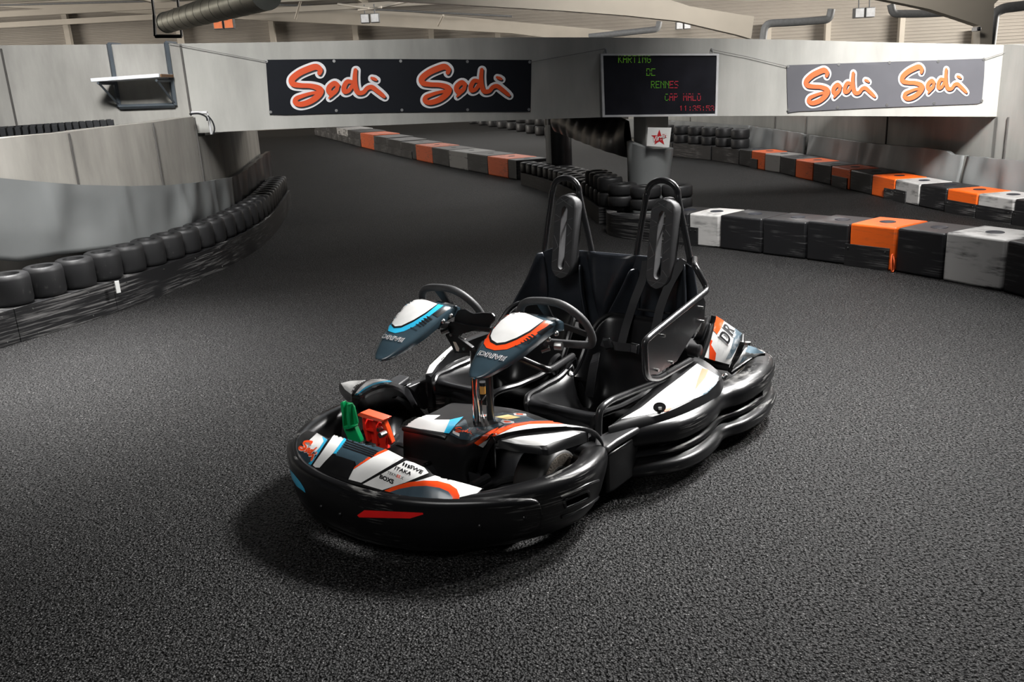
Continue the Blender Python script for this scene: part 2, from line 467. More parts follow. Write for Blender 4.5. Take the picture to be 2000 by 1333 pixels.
M['chipwood'] = plain('raw chipboard edge', (.17, .09, .04), .8)
M['frame'] = plain('white aluminium frame', (.62, .62, .63), .4)
M['screen'] = plain('dark display glass', (.013, .013, .018), .28, var=.3, vscale=5)
M['led_green'] = plain('green diodes', (.05, .3, .02), .5, emit=(.16, .42, .02), estr=.30)
M['led_red'] = plain('red diodes', (.3, .02, .03), .5, emit=(.75, .03, .06), estr=.42)
M['card'] = plain('white card', (.82, .82, .80), .5, var=.02)
M['star'] = plain('crimson print', (.52, .012, .016), .5, var=.05)
M['rope'] = plain('grey rope', (.22, .215, .205), .8)
M['glow'] = plain('floodlight glass', (.7, .72, .75), .2, emit=(1, .96, .9), estr=.15)
M['glow_warm'] = plain('orange lit floodlight glass', (.75, .25, .12), .25, emit=(1, .25, .1), estr=.35)
M['skylight'] = plain('skylight panel', (.8, .82, .85), .5, emit=(.92, .96, 1), estr=2.6)
# kart
M['bumper'] = scuffed('black bumper plastic', (.0045, .0045, .005), (.33, .325, .31), .30, (6, 6, 110), .54, .70, .65, big=3.4, biglo=.46, bighi=.60)
M['plastic'] = plain('black body plastic', (.007, .007, .0076), .36, 0, .3, 14)
M['plastic_worn'] = scuffed('worn black floor plastic', (.015, .015, .0165), (.11, .105, .10), .38, (9, 9, 9), .55, .78, .6, big=3)
M['seat'] = plain('black seat shell', (.007, .007, .0078), .30, 0, .25, 8)
M['seatpad'] = plain('black seat padding', (.020, .023, .029), .32, 0, .3, 10)
M['foam'] = plain('charcoal foam', (.045, .045, .047), .55, 0, .15, 20, .08, 200)
M['tubing'] = plain('black powder coated tube', (.020, .020, .021), .24, 0, .1, 10)
M['chrome'] = plain('polished steel', (.55, .54, .53), .10, 1.0, .08, 6)
M['bolt'] = plain('zinc bolt', (.45, .45, .44), .3, 1.0)
M['tyre'] = plain('slick tyre rubber', (.016, .0155, .015), .55, 0, .2, 12, .05, 80)
M['sidewall'] = plain('dusty tyre sidewall', (.10, .085, .068), .75, 0, .35, 30, .3, 120)
M['rim'] = plain('cast aluminium', (.55, .55, .54), .28, 1.0)
M['white'] = plain('white sticker vinyl', (.74, .735, .72), .26, 0, .05, 20, coat=.4)
M['white_worn'] = scuffed('worn white sticker vinyl', (.74, .735, .72), (.33, .33, .33), .28, (10, 25, 10), .60, .75, .5, bump=0, big=4)
M['navy'] = plain('blue grey sticker vinyl', (.034, .058, .075), .26, 0, .1, 12, coat=.4)
M['slate'] = plain('slate sticker vinyl', (.055, .085, .11), .26, 0, .1, 12, coat=.4)
M['redorange'] = plain('red orange sticker vinyl', (.83, .07, .012), .26, 0, .04, 12, coat=.4)
M['cyan'] = plain('cyan sticker vinyl', (.03, .42, .68), .26, 0, .05, 12, coat=.4)
M['orange_worn'] = scuffed('worn orange sticker vinyl', (.80, .10, .008), (.7, .45, .3), .3, (14, 40, 14), .54, .70, .5, bump=0, big=5)
M['slate_worn'] = scuffed('worn slate sticker vinyl', (.12, .175, .215), (.62, .64, .66), .3, (16, 30, 16), .50, .66, .5, bump=0, big=6)
M['ink'] = plain('black sticker ink', (.008, .008, .009), .3)
M['red_flash'] = plain('red sticker', (.78, .012, .012), .35)
M['red_plastic'] = plain('red pedal plastic', (.72, .022, .012), .33, 0, .06, 10)
M['green_plastic'] = plain('green pedal plastic', (.004, .36, .11), .33, 0, .06, 10)
M['webbing'] = plain('black belt webbing', (.013, .013, .015), .55, 0, .15, 30, .1, 300)
M['amber'] = plain('amber brake fluid cup', (.55, .27, .06), .3)
M['yellow'] = plain('buff paper sticker', (.70, .50, .22), .5)
M['plate'] = scuffed('smoked polished plate', (.006, .006, .007), (.08, .08, .08), .30, (10, 10, 10), .6, .8, .3, bump=0)

M['piping'] = plain('grey headrest piping', (.14, .14, .14), .5)

M['hole'] = plain('painted opening shade', (.004, .004, .004), 1.0, spec=0)  # flat black that paints the darkness of slots and openings
M['orange'] = plain('orange sticker vinyl', (.72, .075, .006), .55, var=.05)
# ------------------------------------------------------------------ camera object
cam = bpy.data.objects.new('camera', bpy.data.cameras.new('camera')); COL.objects.link(cam); SC.camera = cam
cam.data.sensor_width = 36; cam.data.lens = FPX / 2000 * 36; cam.data.clip_end = 200; cam.data.clip_start = .05
cam.matrix_world = Matrix(((RW[0][0], -RW[0][1], -RW[0][2], 0), (RW[1][0], -RW[1][1], -RW[1][2], 0), (RW[2][0], -RW[2][1], -RW[2][2], CAMH), (0, 0, 0, 1)))

# ------------------------------------------------------------------ shell
mb = MB(); mb.add([(-45, -8, 0), (45, -8, 0), (45, 55, 0), (-45, 55, 0)], [(0, 1, 2, 3)]); structure(mb.build('floor', M['asphalt'], smooth=False))
mb = MB(); mb.box((0, 51, 4.6), (130, .3, 9.2)); structure(mb.build('wall_back', M['cladding'], smooth=False))
mb = MB(); mb.box((0, 22, 9.3), (90, 60, .15)); structure(mb.build('ceiling', M['roof'], smooth=False))

# bridge parapet crossing the picture: photo column -> depth, top row, bottom row
BR = [(352, 9.6, 85, 262), (500, 9.68, 83, 254.5), (625, 9.75, 80.5, 249.5), (750, 9.85, 77.5, 245), (900, 9.95, 74.5, 238.5), (1000, 10.03, 73, 235), (1170, 10.16, 73, 229.5),
      (1300, 10.2, 74, 227.5), (1420, 10.2, 75.5, 226.5), (1560, 10.18, 78, 226), (1700, 10.14, 82, 226.5), (1850, 10.08, 85, 227), (1977, 10.0, 88, 227.5)]
def bridge_depth(px): return interp([(a, b) for a, b, c, d in BR], px)
top = [wy(a, c, b) for a, b, c, d in BR]; bot = [wy(a, d, b) for a, b, c, d in BR]
bot = [V((t.x, b.y, b.z)) for t, b in zip(top, bot)]
for t in top: pass
back = V((.05, .22, 0)); deck = V((.1, 3.2, 0))
mb = MB()
mb.grid([bot, top, [t + back for t in top], [V((t.x, t.y, b.z + .35)) + back for t, b in zip(top, bot)], [V((t.x, t.y, b.z + .35)) + deck for t, b in zip(top, bot)], [b + deck for b in bot]], cv=True)
mb.add([bot[0], top[0], top[0] + back, bot[0] + back], [(0, 1, 2, 3)]); mb.add([bot[-1], top[-1], top[-1] + back, bot[-1] + back], [(3, 2, 1, 0)])
bridge = structure(mb.build('wall_bridge', M['bridge'], smooth=False))
bv_br = bvh_of(bridge)
# upper wall that carries on to the left
UL = [(-260, 8.9, 93, 330), (0, 9.1, 88.5, 330), (120, 9.3, 87.5, 330), (230, 9.45, 86.5, 330), (351, 9.6, 85.2, 330)]
t_ = [wy(a, c, b) for a, b, c, d in UL]; b_ = [V((p.x, p.y, .0)) for p in t_]
mb = MB(); mb.grid([b_, t_, [t + back for t in t_], [b + back for b in b_]], cv=True); mb.add([b_[-1], t_[-1], t_[-1] + back, b_[-1] + back], [(0, 1, 2, 3)])
wall_ul = structure(mb.build('wall_upper', M['concrete'], smooth=False)); bv_ul = bvh_of(wall_ul)
mb = MB()
for px0, y0, px1, y1 in ((2, 95, 27, 250), (352.5, 86, 371, 224)):
    a, b = wy(px0, y0, interp([(u, v) for u, v, _, _ in UL], px0)), wy(px1, y1, interp([(u, v) for u, v, _, _ in UL], px1))
    a = a + V((0, -.004, 0)); b = V((a.x, a.y, b.z)); mb.tube([a, b], .012, 6)
structure(mb.build('trim_1', M['steeldark']))

# ------------------------------------------------------------------ left barrier
LB = [(-4.75, 3.6), (-4.3, 4.6), (-3.95, 5.4), (-3.66, 5.97), (-3.25, 6.89), (-3.03, 7.64), (-2.87, 8.46), (-2.81, 9.57), (-2.9, 10.83), (-3.22, 12.9), (-3.5, 14.6)]
LBs = resample([(x, y, 0) for x, y in catmull(LB, 8)], .05)
def shifted(P, d): return [V((p.x, p.y, 0)) for p in offset2d([(q.x, q.y) for q in P], d)]
BH = .25
cuts = []; Lc = [0]
for a, b in zip(LBs, LBs[1:]): Lc.append(Lc[-1] + (b - a).length)
def px_of(p):
    q = p - CAM; c = [sum(RW[k][i] * q[k] for k in range(3)) for i in range(3)]; return CX + FPX * c[0] / c[2], CY + FPX * c[1] / c[2]
def split_at(P, pxs):
    segs = []; cur = [P[0]]; lim = list(pxs)
    for p in P[1:]:
        cur.append(p)
        if lim and px_of(p)[0] > lim[0]: segs.append(cur); cur = [p]; lim.pop(0)
    segs.append(cur); return segs
bl = ['black plinth board at the left photo edge, cut off by the frame', 'scuffed black plinth board second from the left photo edge, below the tyres', 'long black plinth board third from the left, in front of the hanging grey sheet', 'black plinth board curving away under the bridge on the left']
segs = split_at([p for p in LBs if p.y < 13.6], [36, 223, 470])
for i, sg in enumerate(segs):
    inn = offset2d([(p.x, p.y) for p in sg], -.31)
    mb = MB(); f0 = [V((p.x, p.y, 0)) for p in sg]; n = len(sg)
    sg2 = sg[0:1] + sg[1:]
    lo = [V((p.x, p.y, 0)) for p in sg]; hi = [V((p.x, p.y, BH)) for p in sg]; ih = [V((p.x, p.y, BH)) for p in inn]; il = [V((p.x, p.y, 0)) for p in inn]
    d = (lo[1] - lo[0]).normalized() * .006
    lo[0] += d; hi[0] += d; ih[0] += d; il[0] += d
    mb.grid([lo, hi, ih, il], cv=True); mb.add([lo[0], hi[0], ih[0], il[0]], [(0, 1, 2, 3)]); mb.add([lo[-1], hi[-1], ih[-1], il[-1]], [(3, 2, 1, 0)])
    o = mb.build('plinth_board', M['board'], ang=30); tag(o, bl[i], 'board', 'plinth boards of the left barrier')
    it = []
    for q in range(3, n - 2, 10):
        nn = V((-(inn[q].x - sg[q].x), -(inn[q].y - sg[q].y), 0)).normalized()
        for z in (.03, .215): it.append((V((sg[q].x, sg[q].y, z)) - nn * .002, nn, .006, .005))
    if i < 3: studs('screw', it, M['bolt'], o)
# note: white tab on the board joint
p = wz(227, 560, .22); mb = MB(); mb.box(p + V((.02, -.02, 0)), (.035, .01, .10), .9); tag(mb.build('paper_tag', M['card'], bevel=.002), 'small white tag fixed on the joint of the left plinth boards', 'tag')

def tyre_mesh(R, W, name='tyre'):
    prof = [(R * .52, -W * .40), (R * .56, -W * .5), (R * .80, -W * .52), (R * .94, -W * .48), (R, -W * .34), (R, W * .34), (R * .94, W * .48), (R * .80, W * .52), (R * .56, W * .5), (R * .52, W * .40), (R * .60, W * .36), (R * .88, W * .36), (R * .90, 0), (R * .88, -W * .36), (R * .60, -W * .36)]
    mb = MB(); mb.lathe(prof, 26); o = mb.build(name, M['rubber'], ang=60); return o
def along(P, spacing):
    L = 0; out = [P[0]]; prev = P[0]; acc = 0
    for a, b in zip(P, P[1:]):
        seg = (b - a).length; pos = 0
        while acc + seg - pos >= spacing:
            pos += spacing - acc; acc = 0; out.append(a + (b - a) * (pos / seg))
        acc += seg - pos
    return out
def put_tyre(proto, used, p, label, group, rz=0, tilt=0):
    o = proto if not used else proto.copy()
    if used: COL.objects.link(o)
    o.location = p; o.rotation_euler = (tilt, 0, rz); tag(o, label, 'tyre', group); return o
protoA = tyre_mesh(.142, .225)
ctr = shifted([p for p in LBs if p.y < 13.5], -.155)
spots = [p for p in along(ctr, .288) if px_of(p + V((0, 0, .35)))[0] > -28]
for i, p in enumerate(spots):
    put_tyre(protoA, i > 0, V((p.x, p.y, BH + .117)), 'black tyre on the left plinth boards, %s in from the left photo edge' % nth(i), 'tyres on the left plinth boards', random.random() * 6)
# second row seen where the barrier bends under the bridge
ctr2 = shifted([p for p in LBs if 9.6 < p.y < 13.3], -.155)

# hanging sheets
def table_at(P, tab): return [interp(tab, px_of(p)[0]) for p in P]
def hang(name, P_bot, P_top, topt, bott, mat, label, amp=.02, n=12, seed=1, extra=None):
    rnd = random.Random(seed); ph = [rnd.random() * 6.28 for _ in range(6)]; rows = []
    m = len(P_bot); s = 0; S = [0]
    for a, b in zip(P_bot, P_bot[1:]): s += (b - a).length; S.append(s)
    for j in range(n + 1):
        t = j / n; row = []
        for i in range(m):
            a, b = P_bot[i], P_top[i]
            xb = px_of(V((a.x, a.y, .4)))[0]; xt = px_of(V((b.x, b.y, .8)))[0]
            r0 = ray(xb, interp(bott, xb)); r1 = ray(xt, interp(topt, xt))
            z0 = CAMH + r0.z / r0.y * a.y; z1 = CAMH + r1.z / r1.y * b.y
            p = V((a.x, a.y, z0)).lerp(V((b.x, b.y, z1)), t)
            nrm = V((P_bot[min(i + 1, m - 1)].y - P_bot[max(i - 1, 0)].y, -(P_bot[min(i + 1, m - 1)].x - P_bot[max(i - 1, 0)].x), 0)).normalized()
            w = S[i]; f = 0
            for k, (fr, am) in enumerate(((2.1, .4), (5.2, .5), (10.5, .4), (19.0, .22))): f += am * math.sin(w * fr + ph[k] + (1 - t) * (.6 if k % 2 else -.9)) * (.35 + .65 * math.sin(math.pi * min(1, t * 1.15)))
            sharp = max(0, math.sin(w * 3.3 + ph[4] + .7 * (1 - t))) ** 10 * 1.2 + max(0, math.sin(w * 7.1 + ph[5] - .5 * (1 - t))) ** 14 * .7
            p = p + nrm * (amp * max(-.9, f * .8 + sharp) * min(1, .25 + 2.2 * t) + .9 * amp * t)
            row.append(p)
        rows.append(row)
    rows.append([p - V((0, 0, 0)) + (P_top[i] - P_bot[i]).normalized() * .06 + V((0, 0, -.004)) for i, p in enumerate(rows[-1])])
    mb = MB(); mb.grid(rows); o = mb.build(name, M[mat], ang=80, solid=.004, off=0); tag(o, label, 'sheet'); return o
L_top = [(-200, 333), (0, 345.5), (60, 352), (110, 357.5), (165, 361), (250, 364), (330, 362), (400, 354.5), (452, 346), (470, 337), (490, 322), (512, 304), (535, 288)]
L_bot = [(-200, 515), (0, 507), (40, 511), (120, 498), (200, 488), (300, 475), (370, 457), (420, 444), (460, 425), (480, 405), (505, 380), (538, 342)]
def by_px(P, lo, hi, d, zref):
    Q = shifted(P, d); return [q for q in Q if lo <= px_of(V((q.x, q.y, zref)))[0] <= hi]
def pair(P, lo, hi, d0, d1, zref=.55):
    A = shifted(P, d0); B = shifted(P, d1); keep = [i for i in range(len(A)) if lo <= px_of(V((A[i].x, A[i].y, zref)))[0] <= hi]
    return [A[i] for i in keep], [B[i] for i in keep]
a, b = pair(LBs, -160, 456, -.335, -.345); hang('vinyl_sheet', a, b, L_top, L_bot, 'sheet', 'long grey vinyl sheet hanging over the left concrete wall above the tyres', .030, 14, 3)
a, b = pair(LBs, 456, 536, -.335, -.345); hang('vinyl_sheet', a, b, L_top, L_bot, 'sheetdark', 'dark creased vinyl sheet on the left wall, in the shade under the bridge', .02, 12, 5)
# lower concrete wall behind the sheet
LW_top = [(-250, 297), (0, 271.5), (50, 265.5), (150, 257), (200, 250), (310, 238), (405, 224.5), (416, 224)]
def wall_along(name, P, topz, mat, th=.2, z0=0.0):
    lo = [V((p.x, p.y, z0)) for p in P]; hi = [V((p.x, p.y, z)) for p, z in zip(P, topz)]; o_ = offset2d([(p.x, p.y) for p in P], -th)
    bh = [V((q.x, q.y, z)) for q, z in zip(o_, topz)]; bl_ = [V((q.x, q.y, z0)) for q in o_]
    mb = MB(); mb.grid([lo, hi, bh, bl_], cv=True); mb.add([lo[0], hi[0], bh[0], bl_[0]], [(0, 1, 2, 3)]); mb.add([lo[-1], hi[-1], bh[-1], bl_[-1]], [(3, 2, 1, 0)])
    return structure(mb.build(name, M[mat], ang=30))
Wl = shifted(LBs, -.44)
def ztop(p, tab, zref): px = px_of(V((p.x, p.y, zref)))[0]; r = ray(px, interp(tab, px)); return CAMH + r.z / r.y * p.y
front = [p for p in Wl if p.y < 9.5]
zt = [min(ztop(p, LW_top, 1.2), 1.6) for p in front]
wl = wall_along('wall_left', front, zt, 'concrete2')
rear = [p for p in Wl if 9.5 <= p.y < 14.2]
wall_along('wall_left_rear', [front[-1]] + rear, [1.27] * (len(rear) + 1), 'concrete2')
mb = MB()
for px, y0, y1 in ((151, 258, 352), (311, 238, 356), (411, 226, 350)):
    best = min(front, key=lambda p: abs(px_of(V((p.x, p.y, 1.0)))[0] - px)); zz = ztop(best, LW_top, 1.2)
    q = best + V((.012, -.008, 0)); mb.tube([q + V((0, 0, .5)), q + V((0, 0, zz - .01))], .010, 6)
structure(mb.build('trim_2', M['steeldark']))
# ribbed black barrier on the upper track
rib = empty('ribbed_barrier', wy(120, 250, 8.3) * 1.0)
tag(rib, 'black ribbed plastic barrier pieces behind the left concrete wall, under the wall shelf', 'barrier')
def rib_part(p0, p1, th):
    c = rib.location; a = V(p0); b = V(p1); mb = MB(); n = int((b - a).length / .06); u = (b - a).normalized(); ang_ = math.atan2(u.y, u.x)
    mb.box((a + b) / 2 - c - V((0, 0, th / 2 + .05)), ((b - a).length, .09, .1), ang_)
    for i in range(n): mb.box(a + u * (.03 + i * .06) - c, (.042, .12, th), ang_)
    mb.build('ribbed_tread', M['bracket_black'], rib)
rib_part(wy(-60, 262, 7.95), wy(190, 248, 8.35), .07); rib_part(wy(-40, 258, 8.15), wy(226, 241, 8.55), .07); rib_part(wy(30, 252, 8.4), wy(232, 238, 8.72), .06)

# ------------------------------------------------------------------ wall shelf on the upper wall
def ulw(px, py, out=0): p = wy(px, py, interp([(u, v) for u, v, _, _ in UL], px) - out); return p
sh = empty('wall_shelf', ulw(280, 208, .03)); tag(sh, 'white shelf on a blue-grey steel frame hooked over the left upper wall', 'shelf'); oc = sh.location
mb = MB()
w = lambda px, py, out: ulw(px, py, out) - oc
def bar(mb, a, b, t=.03): mb.tube([a, b], t / 2, 4)
for (x0, y0, x1, y1) in ((212, 86, 232, 209), (324, 83, 337, 206)):
    a, b = w(x0, y0, .03), w(x1, y1, .03); b = V((a.x + (b.x - a.x) * .25, a.y, b.z)); bar(mb, a, b, .05); bar(mb, a, a + V((0, .3, .005)), .035)
La, Lb = w(212, 86, .03), w(324, 83, .03); zl = w(232, 209, .03).z; zr = w(337, 206, .03).z
xl = La.x + (w(232, 209, .03).x - La.x) * .25; xr = Lb.x + (w(337, 206, .03).x - Lb.x) * .25
bar(mb, V((xl, La.y, zl)), V((xr, Lb.y, zr)), .05)
zs = w(268, 160, .2).z
for x, y, z in ((xl, La.y, zl), (xr, Lb.y, zr)):
    bar(mb, V((x, y, z + .02)), V((x - .02, y - .33, zs + .0)), .03); bar(mb, V((x, y, zs)), V((x - .02, y - .35, zs)), .03)
mb.build('shelf_frame', M['bracket'], sh)
mb = MB(); mb.prism([V((xl - .08, La.y - .37, zs + .015)), V((xr + .02, Lb.y - .37, zs + .03)), V((xr + .03, Lb.y, zs + .03)), V((xl - .02, La.y, zs + .015))], (0, 0, .035)); mb.build('shelf_board', M['shelfboard'], sh, bevel=.004)
mb = MB(); mb.box(V((xr + .033, Lb.y - .18, zs + .046)), (.012, .34, .03)); mb.build('board_edge', M['chipwood'], sh)

# ------------------------------------------------------------------ banners, rope, display
def bsheet(name, quad, mat, off, parent=None, step=14): return lay(name, [quad], bv_br, M[mat], parent, off, step, world=True)
def banner(quad, logos, mat, red, label, eyelets):
    cxx = sum(p[0] for p in quad) / len(quad); cyy = sum(p[1] for p in quad) / len(quad)
    loc = wy(cxx, cyy, bridge_depth(cxx) - .02); root = empty('banner', loc); tag(root, label, 'banner', 'sponsor banners on the bridge')
    cl = bsheet('banner_cloth', quad, mat, .016)
    parts = [cl]
    for q in logos:
        mp = lambda u, w, q=q: quadmap([(u, w)], q)[0]
        for g_, dx, dy, mt, of in ((22, 4, 4, 'print_white', .020), (0, 9, 11, 'print_dark', .024), (0, 0, 0, red, .028)):
            parts.extend(lay_logo('logo_' + ('outline' if g_ else 'shadow' if dx else 'lettering'), mp, bv_br, M[mt], None, of, g_, dx, dy, True))
    it = []
    for x, y in eyelets:
        h, n, _, _ = bv_br.ray_cast(CAM, ray(x, y).normalized()); n = n if n.y < 0 else -n; it.append((h + n * .016, n, .016, .006))
    parts += studs('eyelet', it, M['metal'], None)
    for o in parts: o.parent = root; o.matrix_parent_inverse = Matrix.Translation(-loc)
    return root
# logo box in the photograph of the left-hand mark: (560,121) to (757,213)
q1 = [(560, 121.25), (757.5, 121.25), (757.5, 213.75), (560, 213.75)]
q2 = [(813.5, 121.25), (1000, 121.25), (1000, 210), (813.5, 210)]
banner([(519.5, 117), (640, 115.5), (780, 115.5), (920, 116.5), (1037.5, 117.3), (1036.5, 170), (1035.5, 218.5), (920, 218), (760, 219.5), (640, 222), (560, 224.5), (527, 223.5), (523, 170)], [q1, q2], 'banner', 'logo_red',
       'dark charcoal sponsor banner on the bridge, left of the display board', [(521, 120), (652.5, 119.5), (782.5, 119.5), (912.5, 120.5), (1034, 121.5), (529, 219), (657, 216), (785, 215), (913, 214.5), (1032.5, 214)])
q3 = [(1565.5, 129), (1711.5, 129), (1711.5, 210), (1565.5, 210)]
q4 = [(1753, 122.5), (1890, 122.5), (1890, 201), (1753, 201)]
banner([(1536, 127.5), (1700, 122), (1820, 118), (1922.5, 114.3), (1921, 150), (1916.5, 200), (1908, 203), (1800, 207), (1700, 211), (1600, 216), (1560, 217.5), (1538, 220.5), (1536.5, 170)], [q3, q4], 'banner2', 'logo_orange',
       'sun-bleached grey sponsor banner on the bridge, right of the display board', [(1538, 130), (1637, 126), (1736, 122.5), (1831, 120), (1920, 116), (1539, 215), (1634.5, 210), (1731, 205), (1823, 201.5), (1916, 197)])
def rope(pts, label, out=.03):
    mb = MB(); P = [wy(x, y, (bridge_depth(x) if x > 352 else interp([(u, v) for u, v, _, _ in UL], x)) - out) for x, y in pts]
    mb.tube(P, .0038, 6); tag(mb.build('rope', M['rope']), label, 'rope')
rope([(330, 84), (352, 88), (420, 101), (520, 120)], 'thin grey rope running to the left end of the charcoal banner')
rope([(1036, 121.5), (1100, 110), (1183, 95)], 'thin grey rope between the charcoal banner and the hook left of the display')
rope([(1390, 97), (1460, 111), (1538, 130)], 'thin grey rope between the hook right of the display and the bleached banner')
rope([(1921, 116), (1965, 101.5), (2003, 91.5)], 'thin grey rope from the bleached banner to the right photo edge')
def hook(x, y, label):
    p = wy(x, y, bridge_depth(x) - .02); h = empty('hook', p); tag(h, label, 'hook', 'hooks above the display')
    mb = MB(); mb.tube([V((0, .02, .01)), V((0, -.03, .01))], .012, 8); mb.tube(fillet([(0, -.03, .01), (.01, -.03, -.04), (-.02, -.03, -.05), (-.02, -.03, -.01)], .02), .007, 6); mb.build('hook_pin', M['metal'], h)
hook(1183, 98, 'small metal hook above the left corner of the display board'); hook(1390, 98, 'small metal hook above the right corner of the display board')

D = 10.16; dq = [(1173.5, 105), (1404.5, 105), (1401, 226.5), (1177, 229)]
disp = empty('display_board', wy(1288, 167, D - .08)); tag(disp, 'black dot-matrix display board in a white frame on the bridge', 'display'); oc = disp.location
P = [wy(x, y, D - .10) - oc for x, y in dq]; mb = MB()
cen = sum(P, V()) / 4; I = [wy(x, y, D - .10) - oc for x, y in ((1178, 108.5), (1400, 108.5), (1397, 222.5), (1181.5, 225))]
f_ = V((0, .1, 0))
mb.grid([[p for p in P], [p for p in I], [p + f_ * .25 for p in I], [p + f_ for p in P]], cu=True, cv=True); mb.build('display_frame', M['frame'], disp, smooth=False)
mb = MB(); mb.prism([p + f_ * .2 for p in I], f_ * .6); mb.build('display_screen', M['screen'], disp, smooth=False)
F57 = {'K': ['10001', '10010', '10100', '11000', '10100', '10010', '10001'], 'A': ['01110', '10001', '10001', '11111', '10001', '10001', '10001'], 'R': ['11110', '10001', '10001', '11110', '10100', '10010', '10001'],
       'T': ['11111', '00100', '00100', '00100', '00100', '00100', '00100'], 'I': ['01110', '00100', '00100', '00100', '00100', '00100', '01110'], 'N': ['10001', '11001', '10101', '10011', '10001', '10001', '10001'], 'G': ['01110', '10001', '10000', '10111', '10001', '10001', '01110'],
       'D': ['11110', '10001', '10001', '10001', '10001', '10001', '11110'], 'E': ['11111', '10000', '10000', '11110', '10000', '10000', '11111'], 'S': ['01111', '10000', '10000', '01110', '00001', '00001', '11110'], 'C': ['01110', '10001', '10000', '10000', '10000', '10001', '01110'],
       'P': ['11110', '10001', '10001', '11110', '10000', '10000', '10000'], 'M': ['10001', '11011', '10101', '10101', '10001', '10001', '10001'], 'L': ['10000'] * 6 + ['11111'], 'O': ['01110', '10001', '10001', '10001', '10001', '10001', '01110'],
       '1': ['00100', '01100', '00100', '00100', '00100', '00100', '01110'], '2': ['01110', '10001', '00001', '00110', '01000', '10000', '11111'], '5': ['11111', '10000', '11110', '00001', '00001', '10001', '01110'], '3': ['01110', '10001', '00001', '00110', '00001', '10001', '01110'], ':': ['00000', '00100', '00100', '00000', '00100', '00100', '00000'], ' ': ['00000'] * 7}
def dots(text, x0, x1, y0, y1, mat, skip=()):
    n = len(text); cw = (x1 - x0) / (n * 6 - 1); chh = (y1 - y0) / 7
    for k, ch in enumerate(text):
        mb = MB()
        for r_ in range(7):
            if r_ in skip: continue
            for c in range(5):
                if F57[ch][r_][c] == '1':
                    x = x0 + (k * 6 + c) * cw; y = y0 + r_ * chh
                    mb.add([wy(u, v, D - .0835) - oc for u, v in ((x, y), (x + cw * .8, y), (x + cw * .8, y + chh * .6), (x, y + chh * .6))], [(0, 1, 2, 3)])
        if mb.v: mb.build('diode_character', M[mat], disp, smooth=False)
dots('KARTING', 1207.5, 1271.5, 108.5, 123.5, 'led_green', (1,)); dots('DE', 1262.5, 1280, 134, 148.8, 'led_green', (3,)); dots('RENN', 1271.5, 1307, 158.5, 173, 'led_green'); dots('ES', 1308, 1325, 158.5, 173, 'led_red', (5,))
dots('C', 1298.5, 1306, 183.5, 197.5, 'led_green', (1,)); dots('AP MALO', 1307.5, 1369, 183, 197.5, 'led_red', (1,)); dots('11:35:53', 1327, 1395, 206.5, 218.5, 'led_red', (6,))

# metal conduit and cable where the bridge meets the left wall
cb = empty('cable_tray', wy(395, 232, 9.3)); tag(cb, 'short white conduit with loose black cables where the bridge meets the left wall', 'cable'); oc = cb.location
mb = MB(); mb.tube([wy(374, 220.5, 9.3) - oc, wy(405, 220, 9.3) - oc], .016, 6); mb.tube([wy(406, 222, 9.3) - oc, wy(410, 245, 9.32) - oc, wy(413, 262, 9.34) - oc], .014, 6); mb.build('conduit', M['frame'], cb)
mb = MB(); mb.tube(catmull([tuple(wy(x, y, 9.25) - oc) for x, y in ((370, 223), (388, 222), (402, 228), (405, 236))], 5), .009, 6); mb.tube(catmull([tuple(wy(x, y, 9.25) - oc) for x, y in ((406, 226), (415, 238), (419, 252), (416, 263))], 5), .008, 6); mb.build('loose_cable', M['bracket_black'], cb)

# ------------------------------------------------------------------ plastic barrier blocks
def block(a, b, h, depth, mat, label, group, flip=1, panel=None, holes=True, name='barrier_block', prev=None, nxt=None):
    """a, b: front bottom corners on the floor; depth goes away from the camera"""
    a, b = V((a[0], a[1], 0)), V((b[0], b[1], 0)); u = (b - a).normalized(); n = V((-u.y, u.x, 0)) * flip
    c = (a + b) / 2; root = empty(name, c); tag(root, label, 'barrier block', group)
    L = (b - a).length - .012; mb = MB(); R = Matrix((u, n, V((0, 0, 1)))).transposed()
    ua = ((a - prev).normalized() + u).normalized() if prev is not None else u; ub = ((nxt - b).normalized() + u).normalized() if nxt is not None else u
    na = V((-ua.y, ua.x, 0)) / max(.6, ua.dot(u)); nb = V((-ub.y, ub.x, 0)) / max(.6, ub.dot(u))
    a2 = a + u * .006 - c; b2 = b - u * .006 - c
    mb.prism([a2, b2, b2 + nb * depth, a2 + na * depth], (0, 0, h)); o = mb.build('block_body', M[mat], root, bevel=.018)
    if holes:
        mb = MB(); mb.lathe([(.001, .0), (.05, .0), (.062, .003), (.066, 0)], 20, R @ V((0, depth * .5, h + .0012)), closed=False); mb.build('filler_hole', M['print_dark'], o)
    if panel:
        x0, x1, z0, z1, pm = panel; mb = MB(); mb.box(R @ V(((x0 + x1) / 2 * L - L / 2, -.008, (z0 + z1) / 2 * h)), ((x1 - x0) * L, .014, (z1 - z0) * h), mat=R); q = mb.build('scuff_board', M[pm], root, bevel=.003)
        if a.y < 12: studs('screw', [(R @ V((x * L - L / 2, -.015, z1 * h - .03)), -n, .006, .004) for x in (x0 + .08, x1 - .08)], M['bolt'], q)
    return root
